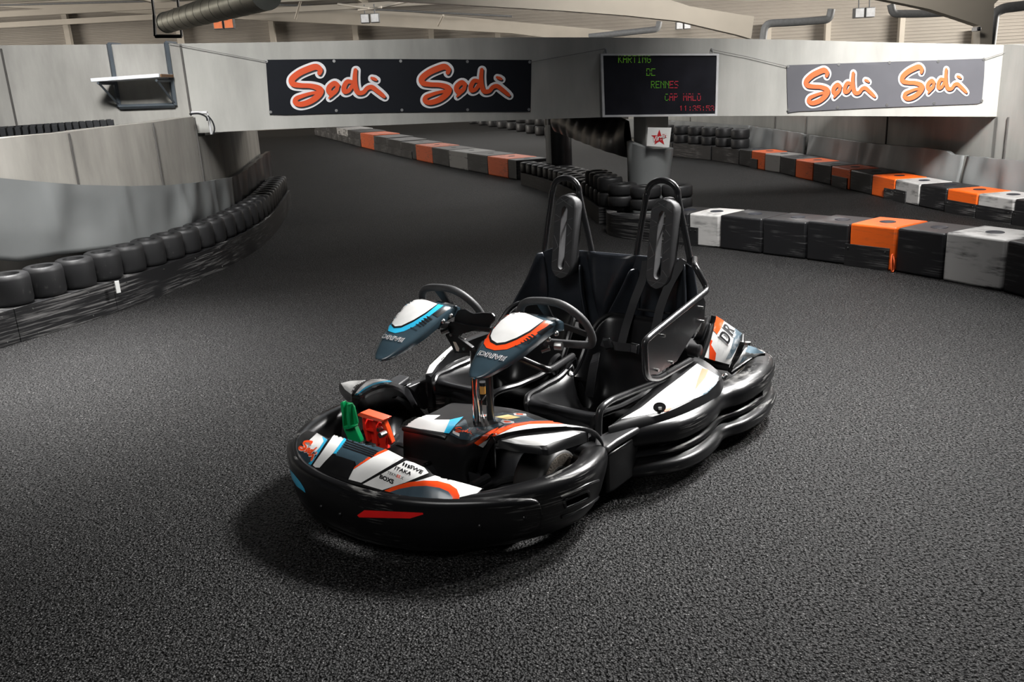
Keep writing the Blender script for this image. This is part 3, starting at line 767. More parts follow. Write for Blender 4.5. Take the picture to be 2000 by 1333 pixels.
# near right row, left to right: photo columns of the front bottom edge
nr_ = [((1303, 475), (1345, 479)), ((1345, 479), (1404.5, 485.3)), ((1404.5, 485.5), (1487, 496.5)), ((1487, 496.5), (1572.5, 507.3)), ((1572.5, 507.3), (1655, 518.5)), ((1655, 518.5), (1746, 531)), ((1746, 531), (1838.5, 547.5)), ((1838.5, 547.5), (1955.5, 569.5)), ((1955.5, 569.5), (2080, 602))]
nm = ['blk_black', 'blk_white', 'blk_black', 'blk_black', 'blk_black', 'blk_orange', 'blk_black', 'blk_white', 'blk_black']
nh = [.315, .318, .325, .33, .345, .36, .36, .375, .375]
nlbl = ['black barrier block at the left end of the near right row, behind the roll hoop', 'pale grey scuffed barrier block in the near right row, beside the roll hoop', 'black barrier block just right of the leftmost pale grey block in the near right row', 'middle one of three black barrier blocks left of the orange block, near right row',
        'black barrier block just left of the orange block in the near right row', 'bright orange barrier block with a black board and hanging strap, near right row', 'black barrier block between the orange and the large pale grey block, near right row', 'large pale grey heavily scraped barrier block near the right photo edge', 'black barrier block cut off by the right photo edge, near right row']
npan = {0: (.1, 1, 0, .58, 'board'), 1: (0, .32, .0, .58, 'board'), 5: (-.08, .9, .0, .52, 'board')}
orange_root = None
for i, (p, q) in enumerate(nr_):
    a, b = wz(*p), wz(*q); r_ = block(a, b, nh[i], .45, nm[i], nlbl[i], 'blocks of the near right row', 1, npan.get(i), prev=wz(*nr_[i - 1][0]) if i else None, nxt=wz(*nr_[i + 1][1]) if i < 8 else None)
    if i == 5: orange_root = r_
oc = orange_root.location
mb = MB(); s0 = wz(1741, 488, .19); pts = [wz(1743, 497, .14), wz(1741, 510, .09), wz(1742, 529, .012), wz(1746, 527, .015), wz(1747, 512, .08), wz(1745, 499, .13)]
mb.tube(catmull([tuple(p - oc + V((-.012, -.022, 0))) for p in pts], 4, closed=True), .006, 6, closed=True); mb.build('hanging_strap', M['logo_orange'], orange_root)

# far right row against the grey sheets
frx = [(1443, 322.5), (1478.5, 330.2), (1492.5, 333), (1523, 338.5), (1552.7, 346), (1587, 354), (1622, 362), (1659, 371), (1701, 381.5), (1746, 392), (1793.5, 403.5), (1846, 414.3), (1905.5, 426), (1976, 438.7), (2050, 451)]
frm = ['blk_black', 'blk_orange', 'blk_grey', 'blk_black', 'blk_orange', 'blk_black', 'blk_orange', 'blk_black', 'blk_orange', 'blk_white', 'blk_black', 'blk_orange', 'blk_white', 'blk_black']
frm[1] = 'blk_orange'
pos = [(1443, 322.5), (1467, 327.5), (1493, 333)] + frx[3:]
frl = ['black barrier block at the far end of the far right row, beside the stacked tyres', 'orange barrier block nearest the stacked tyres in the far right row', 'grey barrier block third from the far end of the far right row', 'black barrier block just right of the far grey block, far right row', 'clean orange barrier block in the middle of the far right row', 'black barrier block between the clean and the dull orange block, far right row', 'dull orange barrier block with a black board on its face, far right row',
       'black barrier block left of the orange and grey pair, far right row', 'orange barrier block joined to a pale grey block, far right row middle', 'pale grey barrier block with a black board at its lower left, far right row', 'black barrier block between the pale grey block and the low orange one, far right row', 'orange barrier block with a long black board below, near the right photo edge', 'pale grey barrier block with a long black board below, near the right photo edge', 'black barrier block at the right photo edge, far right row']
frp = {1: (-.02, .5, 0, .55, 'board'), 6: (.08, .9, 0, .55, 'board'), 8: (.6, 1.0, 0, .5, 'board'), 9: (-.02, .5, 0, .55, 'board'), 11: (0, 1, 0, .55, 'board'), 12: (0, 1, 0, .55, 'board'), 13: (0, 1, 0, .55, 'board')}
frh = [.30, .30, .29, .285, .28, .278, .275, .272, .268, .265, .265, .262, .262, .26]
for i in range(14):
    a, b = wz(*pos[i]), wz(*pos[i + 1]); block(a, b, frh[i], .42, frm[i], frl[i], 'blocks of the far right row', 1, frp.get(i), prev=wz(*pos[i - 1]) if i else None, nxt=wz(*pos[i + 2]) if i < 13 else None)
# far middle row running away under the bridge
fmx = [(616, 263.5), (640, 269.3), (660, 274.3), (681, 280), (706, 287), (732, 293.3), (758, 299.3), (785, 306), (813.5, 312.5), (845.5, 319.5), (878, 326.5), (914.5, 333.5), (953.5, 341), (993, 348.5), (1010, 352)]
fmm = ['blk_black', 'blk_black', 'blk_white', 'blk_black', 'blk_orange', 'blk_black', 'blk_black', 'blk_black', 'blk_orange', 'blk_black', 'blk_grey', 'blk_black', 'blk_orange', 'blk_black']
fml = ['black barrier block at the far left end of the row under the bridge', 'black barrier block left of the small pale block in the row under the bridge', 'pale grey barrier block with a black board below, far end of the bridge row', 'black barrier block between the pale grey and the farthest orange block under the bridge', 'farthest orange barrier block of the row under the bridge',
       'first black barrier block right of the farthest orange one, under the bridge', 'second black barrier block right of the farthest orange one, under the bridge', 'third black barrier block right of the farthest orange one, under the bridge', 'middle orange barrier block of the row under the bridge', 'black barrier block between the middle orange and the grey block under the bridge', 'grey barrier block between two black ones, under the bridge', 'black barrier block between the grey and the nearest orange block under the bridge', 'nearest orange barrier block of the row under the bridge', 'narrow black barrier block beside the tyres, nearest end of the row under the bridge']
fmp = {2: (0, 1, 0, .5, 'board'), 0: (0, 1, 0, .5, 'board'), 1: (0, 1, 0, .5, 'board'), 3: (0, 1, 0, .5, 'board'), 5: (0, 1, 0, .48, 'board'), 6: (0, 1, 0, .48, 'board'), 7: (0, .75, 0, .48, 'board')}
for i in range(14):
    a, b = wz(*fmx[i]), wz(*fmx[i + 1]); d = (a.y + b.y) / 2
    block(a, b, interp([(15, .345), (18, .36), (22, .38), (29, .46), (40, .5)], d), .6 + max(0, d - 17) * .02, fmm[i], fml[i], 'blocks of the row under the bridge', 1, fmp.get(i), holes=d < 24, prev=wz(*fmx[i - 1]) if i else None, nxt=wz(*fmx[i + 2]) if i < 13 else None)

# ------------------------------------------------------------------ right wall, sheets, tyres
RB = [(2.6, 22.5), (3.3, 20.2), (3.74, 18.79), (4.18, 17.53), (4.42, 16.31), (4.54, 15.1), (4.64, 14.2), (4.7, 13.2), (4.79, 11.98), (4.86, 11.0), (4.9, 10.1), (4.97, 9.65), (5.06, 9.14), (5.2, 8.5), (5.45, 7.6), (5.8, 6.6)]
RBs = resample([(x, y, 0) for x, y in catmull(RB, 6)], .08)
R_top = [(1200, 232), (1303, 234), (1380, 240), (1461, 245), (1500, 250), (1573, 261), (1600, 265.5), (1685, 278), (1745, 283), (1807, 288), (1860, 295), (1874, 302), (1930, 307), (2000, 313), (2200, 330)]
R_bot = [(1200, 270), (1303, 272), (1460, 297), (1575, 322), (1700, 350), (1800, 370), (1876, 385), (2000, 402), (2200, 430)]
for lo, hi, lab, sd, am in ((1215, 1461, 'grey vinyl sheet above the stacked tyres at the far right', 2, .03), (1461, 1575, 'creased grey vinyl sheet second from the far end of the right wall', 4, .045), (1575, 1878, 'long dark grey vinyl sheet along the right wall, in the shade of the bridge', 8, .034), (1878, 2150, 'bright grey creased vinyl sheet at the right photo edge', 9, .045)):
    a, b = pair(RBs, lo, hi, -.50, -.60, .5); hang('vinyl_sheet', a, b, R_top, R_bot, 'sheet', lab, am, 10, sd)
Wr = shifted(RBs, -.72)
inner = [p for p in Wr if p.y > 9.95]; outer = [p for p in Wr if p.y <= 10.05]
def wall_r(name, P, zs): 
    lo = [V((p.x, p.y, 0)) for p in P]; hi = [V((p.x, p.y, z)) for p, z in zip(P, zs)]; o_ = offset2d([(p.x, p.y) for p in P], -.2)
    mb = MB(); mb.grid([lo, hi, [V((q.x, q.y, z)) for q, z in zip(o_, zs)], [V((q.x, q.y, 0)) for q in o_]], cv=True); return structure(mb.build(name, M['bridge'], ang=30))
wall_r('wall_right_rear', inner, [interp([(9.9, .99), (14, 1.12), (22, 1.25)], p.y) for p in inner])
wall_r('wall_right', outer, [ztop(p, [(1900, 86.5), (1977, 88), (2000, 88.5), (2200, 92)], 1.6) for p in outer])
mb = MB()
for px, y0, y1 in ((1576, 228, 262), (1734, 228, 283), (1516, 228, 254), (1967, 229, 306), (1348, 229, 238)):
    best = min(inner if px < 1960 else outer, key=lambda p: abs(px_of(V((p.x, p.y, .9)))[0] - px)); q = best + V((-.006, -.004, 0)); zt_ = ray(px, y0); zz = CAMH + zt_.z / zt_.y * best.y
    mb.tube([q + V((0, 0, .3)), q + V((0, 0, zz))], .012, 6)
structure(mb.build('trim_3', M['steeldark']))
mb = MB(); pb = wz(1312, 306); pe = wz(1443, 322); fbx = [wz(1240, 296), wz(1312, 305.5), wz(1388, 313.5), wz(1443, 322)]
for i in range(3):
    a, b = fbx[i], fbx[i + 1]; mb = MB(); u = (b - a).normalized(); n = V((-u.y, u.x, 0)); mb.box((a + b) / 2 + n * .16 + V((0, 0, .14)), ((b - a).length - .05, .3, .28), math.atan2(u.y, u.x))
    tag(mb.build('plinth_board', M['board'], bevel=.008), ['scuffed black plinth board under the far right tyres, mostly behind the vinyl-wrapped column', 'scuffed black plinth board under the far right tyres, between the column and the next joint', 'scuffed black plinth board under the far right tyres, next to the black end block'][i], 'board', 'plinth boards at the far right')
protoB = tyre_mesh(.17, .17); used = False
xs = [1270, 1296, 1326, 1354, 1381, 1409, 1440]
for k, x in enumerate(xs):
    base = wz(x, interp([(1240, 296), (1312, 305.5), (1388, 313.5), (1443, 322)], x)); base = base + V((.10, .20, 0))
    for lv in range(2):
        put_tyre(protoB, used, V((base.x, base.y, .28 + .09 + lv * .178)), '%s black tyre of the %s far right stack from the padded column' % (('lower', 'upper')[lv], nth(k)), 'stacked tyres at the far right', k); used = True

# ------------------------------------------------------------------ column, cover, card, far pillar, drape
colc = wz(1271, 424); CZ = 1.25
mb = MB(); cp = V((colc.x, 10.42, 0)); mb.box(cp + V((.0, .0, .62)), (.30, .30, 1.23), .35); structure(mb.build('wall_column', M['bridge'], bevel=.01))
rows = []
rr = [(1234, 1309, 415), (1229, 1307, 380), (1228, 1311, 350), (1227, 1314, 320), (1226, 1317, 292)]
for j, (x0, x1, yy) in enumerate(rr):
    yd = 10.35; a, b = wy(x0, yy, yd), wy(x1, yy, yd); c = (a + b) / 2; r_ = (b.x - a.x) / 2; row = []
    for k in range(40):
        an = 2 * math.pi * k / 40; wob = 1 + .018 * math.sin(an * 9 + j) * (1 if j in (0, 1) else .3); z = c.z + (0.065 * -math.cos(an) * 0 + (.10 * max(0, -math.cos(an - .0)) if j == 4 else 0))
        row.append(V((c.x + r_ * math.cos(an) * wob, cp.y + r_ * math.sin(an) * wob, z)))
    rows.append(row)
rows.append([V((p.x * .0 + cp.x + (p.x - cp.x) * .86, cp.y + (p.y - cp.y) * .86, p.z + .015)) for p in rows[-1]])
rows.append([V((cp.x + (p.x - cp.x) * .84, cp.y + (p.y - cp.y) * .84, p.z - .05)) for p in rows[-2]])
mb = MB(); mb.grid(rows, cu=True); tag(mb.build('column_cover', M['sheet'], ang=70), 'round grey vinyl padding wrapped around the concrete column under the display', 'padding')
cd = empty('star_card', wy(1287, 267, 10.06)); tag(cd, 'white card with a red star and script lettering on the column padding', 'card'); oc = cd.location
cq = [(1265.5, 249), (1311.5, 249.5), (1307, 288), (1263, 285)]
P = [wy(x, y, 10.06) - oc for x, y in cq]; mb = MB(); mb.prism(P, (0, .006, 0)); mb.build('card_sheet', M['card'], cd, smooth=False)
def cardpt(x, y, d): return wy(x, y, 10.06 - d) - oc
sc_ = (1287.7, 269.5); st = []
for k in range(10):
    a = -math.pi / 2 + k * math.pi / 5; r_ = 16.6 if k % 2 == 0 else 6.6; st.append((sc_[0] + r_ * math.cos(a) * 1.0, sc_[1] + r_ * math.sin(a) * .98))
v2, f2 = cut_mesh([st], 0); mb = MB(); mb.add([cardpt(x, y, .003) for x, y in v2], f2); mb.build('star_print', M['star'], cd, smooth=False)
for bd, mt, dd in ((.10, 'star', .0045), (.02, 'card', .006)):
    vs, fs_ = text2d('Virgin', bd, .35); q = quadmap(vs, [(1274.5, 268), (1302, 258.5), (1304, 270), (1277, 281)]); mb = MB(); mb.add([cardpt(x, y, dd) for x, y in q], fs_); mb.build('script_lettering', M[mt], cd, smooth=False)
pp = wy(1092, 300, 14.7); mb = MB(); mb.lathe([(0.001, .0), (.215, .0), (.215, 1.1), (.001, 1.1)], 30, (pp.x, pp.y, 0), closed=False)
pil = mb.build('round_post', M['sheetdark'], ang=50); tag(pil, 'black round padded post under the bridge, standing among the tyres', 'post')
mb = MB(); mb.lathe([(.213, .03), (.216, .03), (.216, 1.0), (.213, 1.0)], 30, (pp.x, pp.y, 0)); 
strip = []
for z in (.25, .98): strip.append([V((pp.x + .219 * math.cos(a), pp.y + .219 * math.sin(a), z)) for a in [math.pi * (1.0 + .07 * k) for k in range(5)]])
mb = MB(); mb.grid(strip); mb.build('post_highlight', M['sheet'], pil)  # painted highlight: pale strip laid down the black post's left side
# black padded drape between the post and the column
rows = []
tp = [(1078, 222), (1100, 221), (1140, 222), (1175, 223), (1205, 230), (1222, 238)]; bt = [(1082, 256), (1100, 263), (1122, 272), (1150, 283), (1185, 296), (1229, 309)]
Yd = [13.6, 13.1, 12.4, 11.8, 11.2, 10.72]
T = resamp_n(catmull([tuple(wy(x, y, d)) for (x, y), d in zip(tp, Yd)], 5), 60); B = resamp_n(catmull([tuple(wy(x, y, d)) for (x, y), d in zip(bt, Yd)], 5), 60)
for j in range(9):
    t = j / 8; rows.append([b.lerp(a, t) + V((-.05, -.03, 0)) * (.8 * math.sin(math.pi * t) + .35 * abs(math.sin(i * .42)) * (1 - .3 * t)) for i, (a, b) in enumerate(zip(T, B))])
rows.append([a + V((.06, .12, 0)) for a in T]); rows.append([b + V((.08, .16, .02)) for b in B])
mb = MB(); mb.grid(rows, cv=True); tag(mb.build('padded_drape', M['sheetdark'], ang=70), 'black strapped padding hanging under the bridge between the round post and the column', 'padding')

# ------------------------------------------------------------------ middle tyre wall from the far post to the column
MBP = [(.30, 14.9), (.42, 14.5), (.66, 13.6), (.85, 12.55), (1.0, 11.5), (1.07, 10.6), (1.10, 10.1)]
MBs = resample([(x, y, 0) for x, y in catmull(MBP, 6)], .05)
mlab = ['black plinth board of the middle tyre wall, far half beside the post', 'black plinth board of the middle tyre wall, near half']
half = [[p for p in MBs if p.y > 12.4], [p for p in MBs if p.y <= 12.45]]
for sg, lab in zip(half, mlab):
    inn = offset2d([(p.x, p.y) for p in sg], -.30)
    lo = [V((p.x, p.y, 0)) for p in sg]; hi = [V((p.x, p.y, .2)) for p in sg]; ih = [V((p.x, p.y, .2)) for p in inn]; il = [V((p.x, p.y, 0)) for p in inn]
    mb = MB(); mb.grid([lo, hi, ih, il], cv=True); mb.add([lo[0], hi[0], ih[0], il[0]], [(0, 1, 2, 3)]); mb.add([lo[-1], hi[-1], ih[-1], il[-1]], [(3, 2, 1, 0)])
    tag(mb.build('plinth_board', M['board'], ang=30), lab, 'board', 'plinth boards of the middle tyre wall')
protoC = tyre_mesh(.148, .16); used = False
nose_tyres = [(1216, 401, 9.86), (1261, 404, 9.50), (1322, 413, 9.45)]
keep_off = [(V((pp.x, pp.y, 0)), .38), (V((cp.x, cp.y, 0)), .45)] + [(V((wy(x, y, d).x, d, 0)), .325) for x, y, d in nose_tyres]
for rI, dd in enumerate((-.155, -.465)):
    row = [p for p in along(shifted(MBs, dd), .302) if all((V((p.x, p.y, 0)) - q).length > r_ for q, r_ in keep_off)]
    for i, p in enumerate(row):
        n_ = (2 if p.y < 11.2 else 1) if rI == 0 else 2
        for lv in range(n_):
            put_tyre(protoC, used, V((p.x, p.y, (.2 if rI == 0 else .0) + .086 + lv * .170)), 'black tyre, middle tyre wall %s row, %s from the round post%s' % (('front', 'back')[rI], nth(i), ', upper' if lv else (', lower' if n_ > 1 else '')), 'tyres of the middle tyre wall', i); used = True
# nose of the tyre wall in front of the column
nb = [wz(1184, 450), wz(1190, 460), wz(1215, 466), wz(1262, 472), wz(1296, 476)]
P2 = [V(p) for p in catmull([tuple(p) for p in nb], 5)]; up2 = [V((p.x, p.y, .235)) for p in P2]; bk = [V((p.x + .10, 9.28 + .30 * (p.y - 9) , .235)) for p in P2]; bk0 = [V((p.x, p.y, 0)) for p in bk]
mb = MB(); mb.grid([P2, up2, bk, bk0], cv=True); mb.add([P2[0], up2[0], bk[0], bk0[0]], [(0, 1, 2, 3)]); mb.add([P2[-1], up2[-1], bk[-1], bk0[-1]], [(3, 2, 1, 0)])
ob = mb.build('belt_band', M['board'], ang=40); tag(ob, 'black studded band around the foot of the tyres in front of the column', 'band')
studs('stud', [(wz(x, y, .2) + V((0, -.01, 0)), None, .010, 0) for x, y in ((1203, 424.5), (1235, 428))], M['bolt'], ob)
protoD = tyre_mesh(.168, .125); used = False
for (x, y, z, lab) in ((1216, 401, .30, 'black kart tyre left in front of the padded column, lower of two'), (1216, 379, .43, 'black kart tyre left in front of the padded column, upper of two'), (1261, 404, .30, 'black kart tyre directly in front of the padded column, lower of two'), (1261, 382, .43, 'black kart tyre lying directly in front of the padded column, top of its stack'), (1322, 413, .30, 'black kart tyre right of the padded column, lower of two'), (1322, 392, .43, 'black kart tyre right of the padded column, beside the pale grey block')):
    yy = {1216: 9.86, 1261: 9.50, 1322: 9.45}[x]
    p = wy(x, y, yy); put_tyre(protoD, used, V((p.x, p.y, z)), lab, 'tyres in front of the column', 0, 0); used = True
# far row of stacked tyres beyond the crossing track
protoE = tyre_mesh(.30, .30); used = False
for k in range(9):
    t = k / 8; x = 915 + t * 150; p = wz(x, interp([(906, 241.5), (1000, 257), (1070, 271)], x)); p = p + V((.3, .5, 0))
    for lv in range(2):
        put_tyre(protoE, used, V((p.x, p.y, .16 + lv * .312)), 'dark tyre far behind the bridge gap, %s stack from the left, %s' % (nth(k), ('lower', 'upper')[lv]), 'far tyres behind the bridge gap', k); used = True

# ------------------------------------------------------------------ hall steelwork and fittings
def girder(name, pts, Y, th, mat='steelwork', label=None):
    mb = MB(); mb.prism([wy(x, y, Y) for x, y in pts], (0, th, 0)); return structure(mb.build(name, M[mat], smooth=False))
girder('ceiling_beam', [(-40, -12), (300, 2), (540, 8), (780, 22), (1000, 42), (1200, 60), (1200, 90), (1000, 65), (780, 53), (540, 41), (290, 27), (0, 13.5), (-40, 12)], 49.0, .4)
girder('ceiling_beam', [(640, -60), (1250, -20), (1347, 12), (1450, 29), (1473, 32), (1467, 76), (1440, 68), (1367, 51), (1325, 41), (1220, 30), (1100, 21), (1000, 15), (640, -6)], 28, .35)
girder('ceiling_beam', [(1640, -60), (1980, -30), (1942, 8), (1937, 90), (1914, 90), (1914, 50), (1870, 35), (1817, 18), (1770, 8), (1720, -2)], 24, .35)
mb = MB()
for x, y0, y1 in ((131, 20, 90), (532, 40, 84), (694, 46, 80), (842, 54, 78), (972, 62, 76), (350, 30, 88)): a, b = wy(x, y0, 50.6), wy(x, y1, 50.6); mb.box((a + b) / 2, (.28, .3, abs(a.z - b.z) + .2))
for x, y0, y1 in ((1616, 40, 80), (1760, 32, 84), (1905, 62, 86), (1500, 50, 78)): a, b = wy(x, y0, 50.6), wy(x, y1, 50.6); mb.box((a + b) / 2, (.28, .3, abs(a.z - b.z) + .2))
structure(mb.build('wall_posts', M['steelwork'], smooth=False))
mb = MB()
for Y, z in ((47.5, 6.05), (43.5, 6.15), (39, 6.25), (34, 6.4), (29.5, 6.5), (24, 6.6)): mb.box((0, Y, z), (90, .16, .26))
for x in (-16, -7, 2, 11, 20): mb.box((x, 38, 6.45), (.2, 26, .3))
for x0, y0, x1, y1 in ((660, 8, 720, 16), (700, 20, 745, 14), (745, 14, 800, 2), (577, 37, 588, 0), (856, 50, 866, 30)): mb.tube([wy(x0, y0, 46), wy(x1, y1, 45)], .06, 6)
structure(mb.build('ceiling_purlins', M['steelwork'], smooth=False))
mb = MB(); mb.tube([wy(0, 10, 48.5), wy(300, 2, 48.5), wy(540, 9, 48.4), wy(800, 22, 48.3), wy(1000, 32, 48.2)], .05, 6); tag(mb.build('conduit', M['pipe']), 'thin dark conduit along the beam at the back of the hall', 'pipe')
# skylight strips in the roof
for i, (x, y, sx_, sy_) in enumerate(((-6.5, 40, 3, 8), (1.5, 36, 3, 8), (7, 30, 2.4, 8), (5.5, 7.0, 2.2, 4), (-2.0, 20, 2.4, 6))):
    mb = MB(); mb.box((x, y, 9.18), (sx_, sy_, .05)); structure(mb.build('ceiling_skylight', M['skylight'], smooth=False))
# ventilation duct
dt = empty('air_duct', wy(420, 22, 22)); tag(dt, 'galvanised spiral air duct under the roof at the upper left', 'duct'); oc = dt.location
a, b = wy(326, 44, 26), wy(520, -12, 16); mb = MB(); n = 24
mb.tube([a.lerp(b, k / n) - oc for k in range(n + 1)], .27, 24); mb.build('duct_pipe', M['duct'], dt, ang=50)
u = (b - a).normalized()
for k in range(0, 12):
    mb = MB(); s0, s1, r_ = (-.05, .06, .29) if k == 0 else (k * .95 - .012, k * .95 + .012, .276)
    mb.tube([a + u * s0 - oc, a + u * s1 - oc], r_, 24); mb.build('duct_seam', M['duct'], dt)
mb = MB(); q = a - oc
mb.tube([wy(301, 30, 26.2) - oc, wy(303, 71, 26.2) - oc], .05, 6); mb.tube([wy(303, 71, 26.2) - oc, wy(355, 71, 26.2) - oc], .05, 6); mb.tube([wy(355, 71, 26.2) - oc, wy(346, -10, 26.2) - oc], .04, 6); mb.tube([wy(296, -10, 26.2) - oc, wy(301, 30, 26.2) - oc], .04, 6); mb.build('duct_hanger', M['bracket_black'], dt)
# floodlights in pairs
def flood(x, y, Y, s, label, mat):
    c = wy(x, y, Y); r_ = empty('floodlight', c); tag(r_, label, 'floodlight', 'twin floodlights')
    for k in (-1, 1):
        mb = MB(); mb.box((k * s * .56, 0, 0), (s, s * .7, s)); h = mb.build('lamp_housing', M['pipe'], r_, bevel=.02)
        mb = MB(); mb.box((k * s * .56, -s * .36, 0), (s * .84, .02, s * .84)); mb.build('lamp_glass', M[mat], h)
    mb = MB(); mb.tube([(-s * .56, 0, s * .5), (-s * .56, .05, s * 1.5)], .03, 6); mb.tube([(s * .56, 0, s * .5), (s * .56, .05, s * 1.5)], .03, 6); mb.build('lamp_bracket', M['pipe'], r_)
flood(438, 47, 48, .50, 'orange-lit twin floodlight high on the back wall, right of the air duct', 'glow_warm'); flood(723, 36, 46, .44, 'grey twin floodlight under the back beam above the charcoal banner', 'glow')
flood(1334, 50, 47, .36, 'dim twin floodlight behind the white girder above the display', 'glow'); flood(1687, 25, 40, .42, 'twin floodlight on the cladding above the bleached banner', 'glow')
def pipe(pts, Y, r_, label): mb = MB(); mb.tube(fillet([wy(x, y, Y) for x, y in pts], .4), r_, 12); tag(mb.build('drain_pipe', M['pipe']), label, 'pipe')
pipe([(1490, 80), (1494, 46), (1560, 43), (1620, 38), (1624, 18)], 34, .14, 'grey drain pipe bending across the cladding right of the display')
pipe([(1740, 8), (1744, 27), (1800, 27), (1860, 24)], 34, .14, 'grey drain pipe elbow above the bleached banner')
pipe([(1934, 92), (1942, 26), (1960, 16), (2040, 6)], 30, .16, 'grey drain pipe at the upper right corner')
pipe([(1150, 72), (1285, 57), (1288, 42)], 40, .13, 'dark drain pipe behind the bridge above the display')
scam = empty('security_camera', wy(1907, 57, 23.5)); tag(scam, 'small security camera on the steel column at the upper right', 'camera')
mb = MB(); mb.box((0, 0, 0), (.12, .25, .1)); mb.build('camera_body', M['frame'], scam, bevel=.01); mb = MB(); mb.ball((0, -.13, 0), .05); mb.build('camera_lens', M['print_dark'], scam)
# ------------------------------------------------------------------ the kart
KART = empty('go_kart', KO, KYAW)
tag(KART, 'black two-seater go-kart with white, blue and orange panels standing on the asphalt in the foreground', 'go-kart')
def part(mb, name, mat, parent=None, label=None, **k):
    o = mb.build(name, mat, parent or KART, **k)
    if label: o['label'] = label
    return o
def sticker(name, polys, bvh, mat, parent, off=.0015, step=7, label=None, mesh2=None):
    o = lay(name, polys, bvh, mat, parent, off * .55 + .0003, 3.2, mesh2=mesh2)
    if label: o['label'] = label
    return o
def zmap(fn, pts): return [fn(*p) for p in pts]

def sweep(plan, prof, outward=1):
    """plan rows (x, y, z_bottom, z_top); profile (outward offset, height fraction) swept along it"""
    plan = [tuple(p) + (1.0, 0.0)[len(p) - 4:] for p in plan]
    P = catmull(plan, 6); rows = []
    for i, (x, y, zb, zt, si, ln) in enumerate(P):
        a = P[max(i - 1, 0)]; b = P[min(i + 1, len(P) - 1)]
        t = V((b[0] - a[0], b[1] - a[1])).normalized(); n = V((t.y, -t.x)) * outward
        rows.append([V((x + n.x * (o * (si if o < -.012 else 1) + ln * (1 - h)), y + n.y * (o * (si if o < -.012 else 1) + ln * (1 - h)), zb + (zt - zb) * h)) for o, h in prof])
    mb = MB(); mb.grid(rows, cu=True)
    n = len(prof)
    mb.add(rows[0], [tuple(range(n))]); mb.add(rows[-1], [tuple(range(n))[::-1]])
    return mb, rows
def rprof(pts, n=3): return catmull(pts, n, closed=True)

# --- front bumper, from the driver's left end round the nose to the right end
FB = [(.70, .560, .075, .262, 1, -.02), (.735, .628, .06, .272, 1, -.02), (.83, .684, .05, .284, 1, -.03), (.95, .706, .045, .288, 1, -.03), (1.08, .682, .045, .285, 1, -.03), (1.21, .612, .045, .278, 1, -.025),
      (1.315, .508, .045, .266, .85, -.01), (1.398, .375, .045, .256, .55, .005), (1.455, .235, .045, .250, .45, .015), (1.488, .08, .045, .248, .42, .02), (1.492, -.07, .045, .248, .42, .02), (1.478, -.22, .045, .250, .42, .02),
      (1.44, -.352, .05, .254, .45, .01), (1.358, -.485, .05, .260, .6, 0), (1.238, -.585, .05, .266, .8, 0), (1.09, -.642, .05, .27, .9, 0), (.95, -.652, .05, .27, .9, 0), (.80, -.64, .06, .268, .9, 0)]
fb_prof = rprof([(-.115, .15), (-.075, .0), (-.045, 0.0), (-.012, .16), (.0, .42), (.008, .70), (.004, .90), (-.018, 1.0), (-.06, .985), (-.098, .88), (-.118, .5)], 2)
mb, rows = sweep(FB, fb_prof, -1)
front_bumper = part(mb, 'front_bumper', M['bumper'], ang=60)
bv_fb = bvh_of(front_bumper)
# raised nose plate along the middle of the bumper
NP = [(1.175, .636, .125, .185, 1, -.02), (1.18, .632, .10, .218, 1, -.02), (1.195, .622, .085, .236, 1, -.02), (1.24, .588, .075, .246, 1, -.02), (1.315, .508, .068, .252, 1, -.01)] + [(q[0], q[1], .062, .250, 1, q[5]) for q in FB[7:13]] + [(1.358, -.485, .068, .252), (1.31, -.53, .08, .246)]
np_prof = rprof([(-.030, .0), (-.004, .06), (.014, .45), (.020, .80), (.018, .97), (.004, 1.03), (-.012, .98), (-.02, .5)], 2)
mb, _ = sweep(NP, np_prof, -1)
nose_plate = part(mb, 'nose_plate', M['bumper'], ang=60)
bv_np = bvh_of([nose_plate, front_bumper])
sticker('bumper_flash', [[(698, 1007), (712, 997), (826, 1002), (827, 1005), (801, 1013), (702, 1011)]], bv_np, M['red_flash'], front_bumper, label='red flash on the front bumper')
sticker('bumper_flash', [[(566, 917), (571, 922), (587, 942), (595, 955), (597, 963), (580, 950), (571, 936)]], bv_np, M['cyan'], front_bumper, label='cyan flash on the front bumper')
sticker('bumper_vent_shade', [[Z1(315, 640), Z1(330, 645), Z1(380, 690), Z1(540, 740), Z1(500, 770), Z1(370, 715), Z1(335, 685)]], bv_np, M['ink'], front_bumper)  # shade of the recess painted as a flat black patch
studs('bumper_bolt', [(touch(bv_np, x, y)[0], None, .008, 0) for x, y in ((1024, 1012), (937, 1028), (628, 990), (665, 1005))], M['plastic'], front_bumper)
def slot(quad, name, bvh, parent, r=.006):
    """slot drawn on a bumper: its darkness painted flat, with a raised lip"""
    q = [Z2(*p) for p in quad]
    c = V((sum(p[0] for p in q) / 4, sum(p[1] for p in q) / 4))
    ring = fillet([((q[3][0] + q[0][0]) / 2, (q[3][1] + q[0][1]) / 2)] + q + [((q[3][0] + q[0][0]) / 2, (q[3][1] + q[0][1]) / 2)], 9, 4)
    P = [(p[0], p[1]) for p in ring[:-1]]
    o = sticker(name, [P], bvh, M['hole'], parent, .001)
    pts = []
    for x, y in P:
        h, n = touch(bvh, x, y); pts.append(h + n * .001)
    mb = MB(); mb.tube(pts, r, 8, closed=True); part(mb, 'slot_lip', M['bumper'], o)
slot([(1008, 820), (1205, 742), (1212, 800), (1015, 888)], 'bumper_slot_shade', bv_fb, front_bumper)
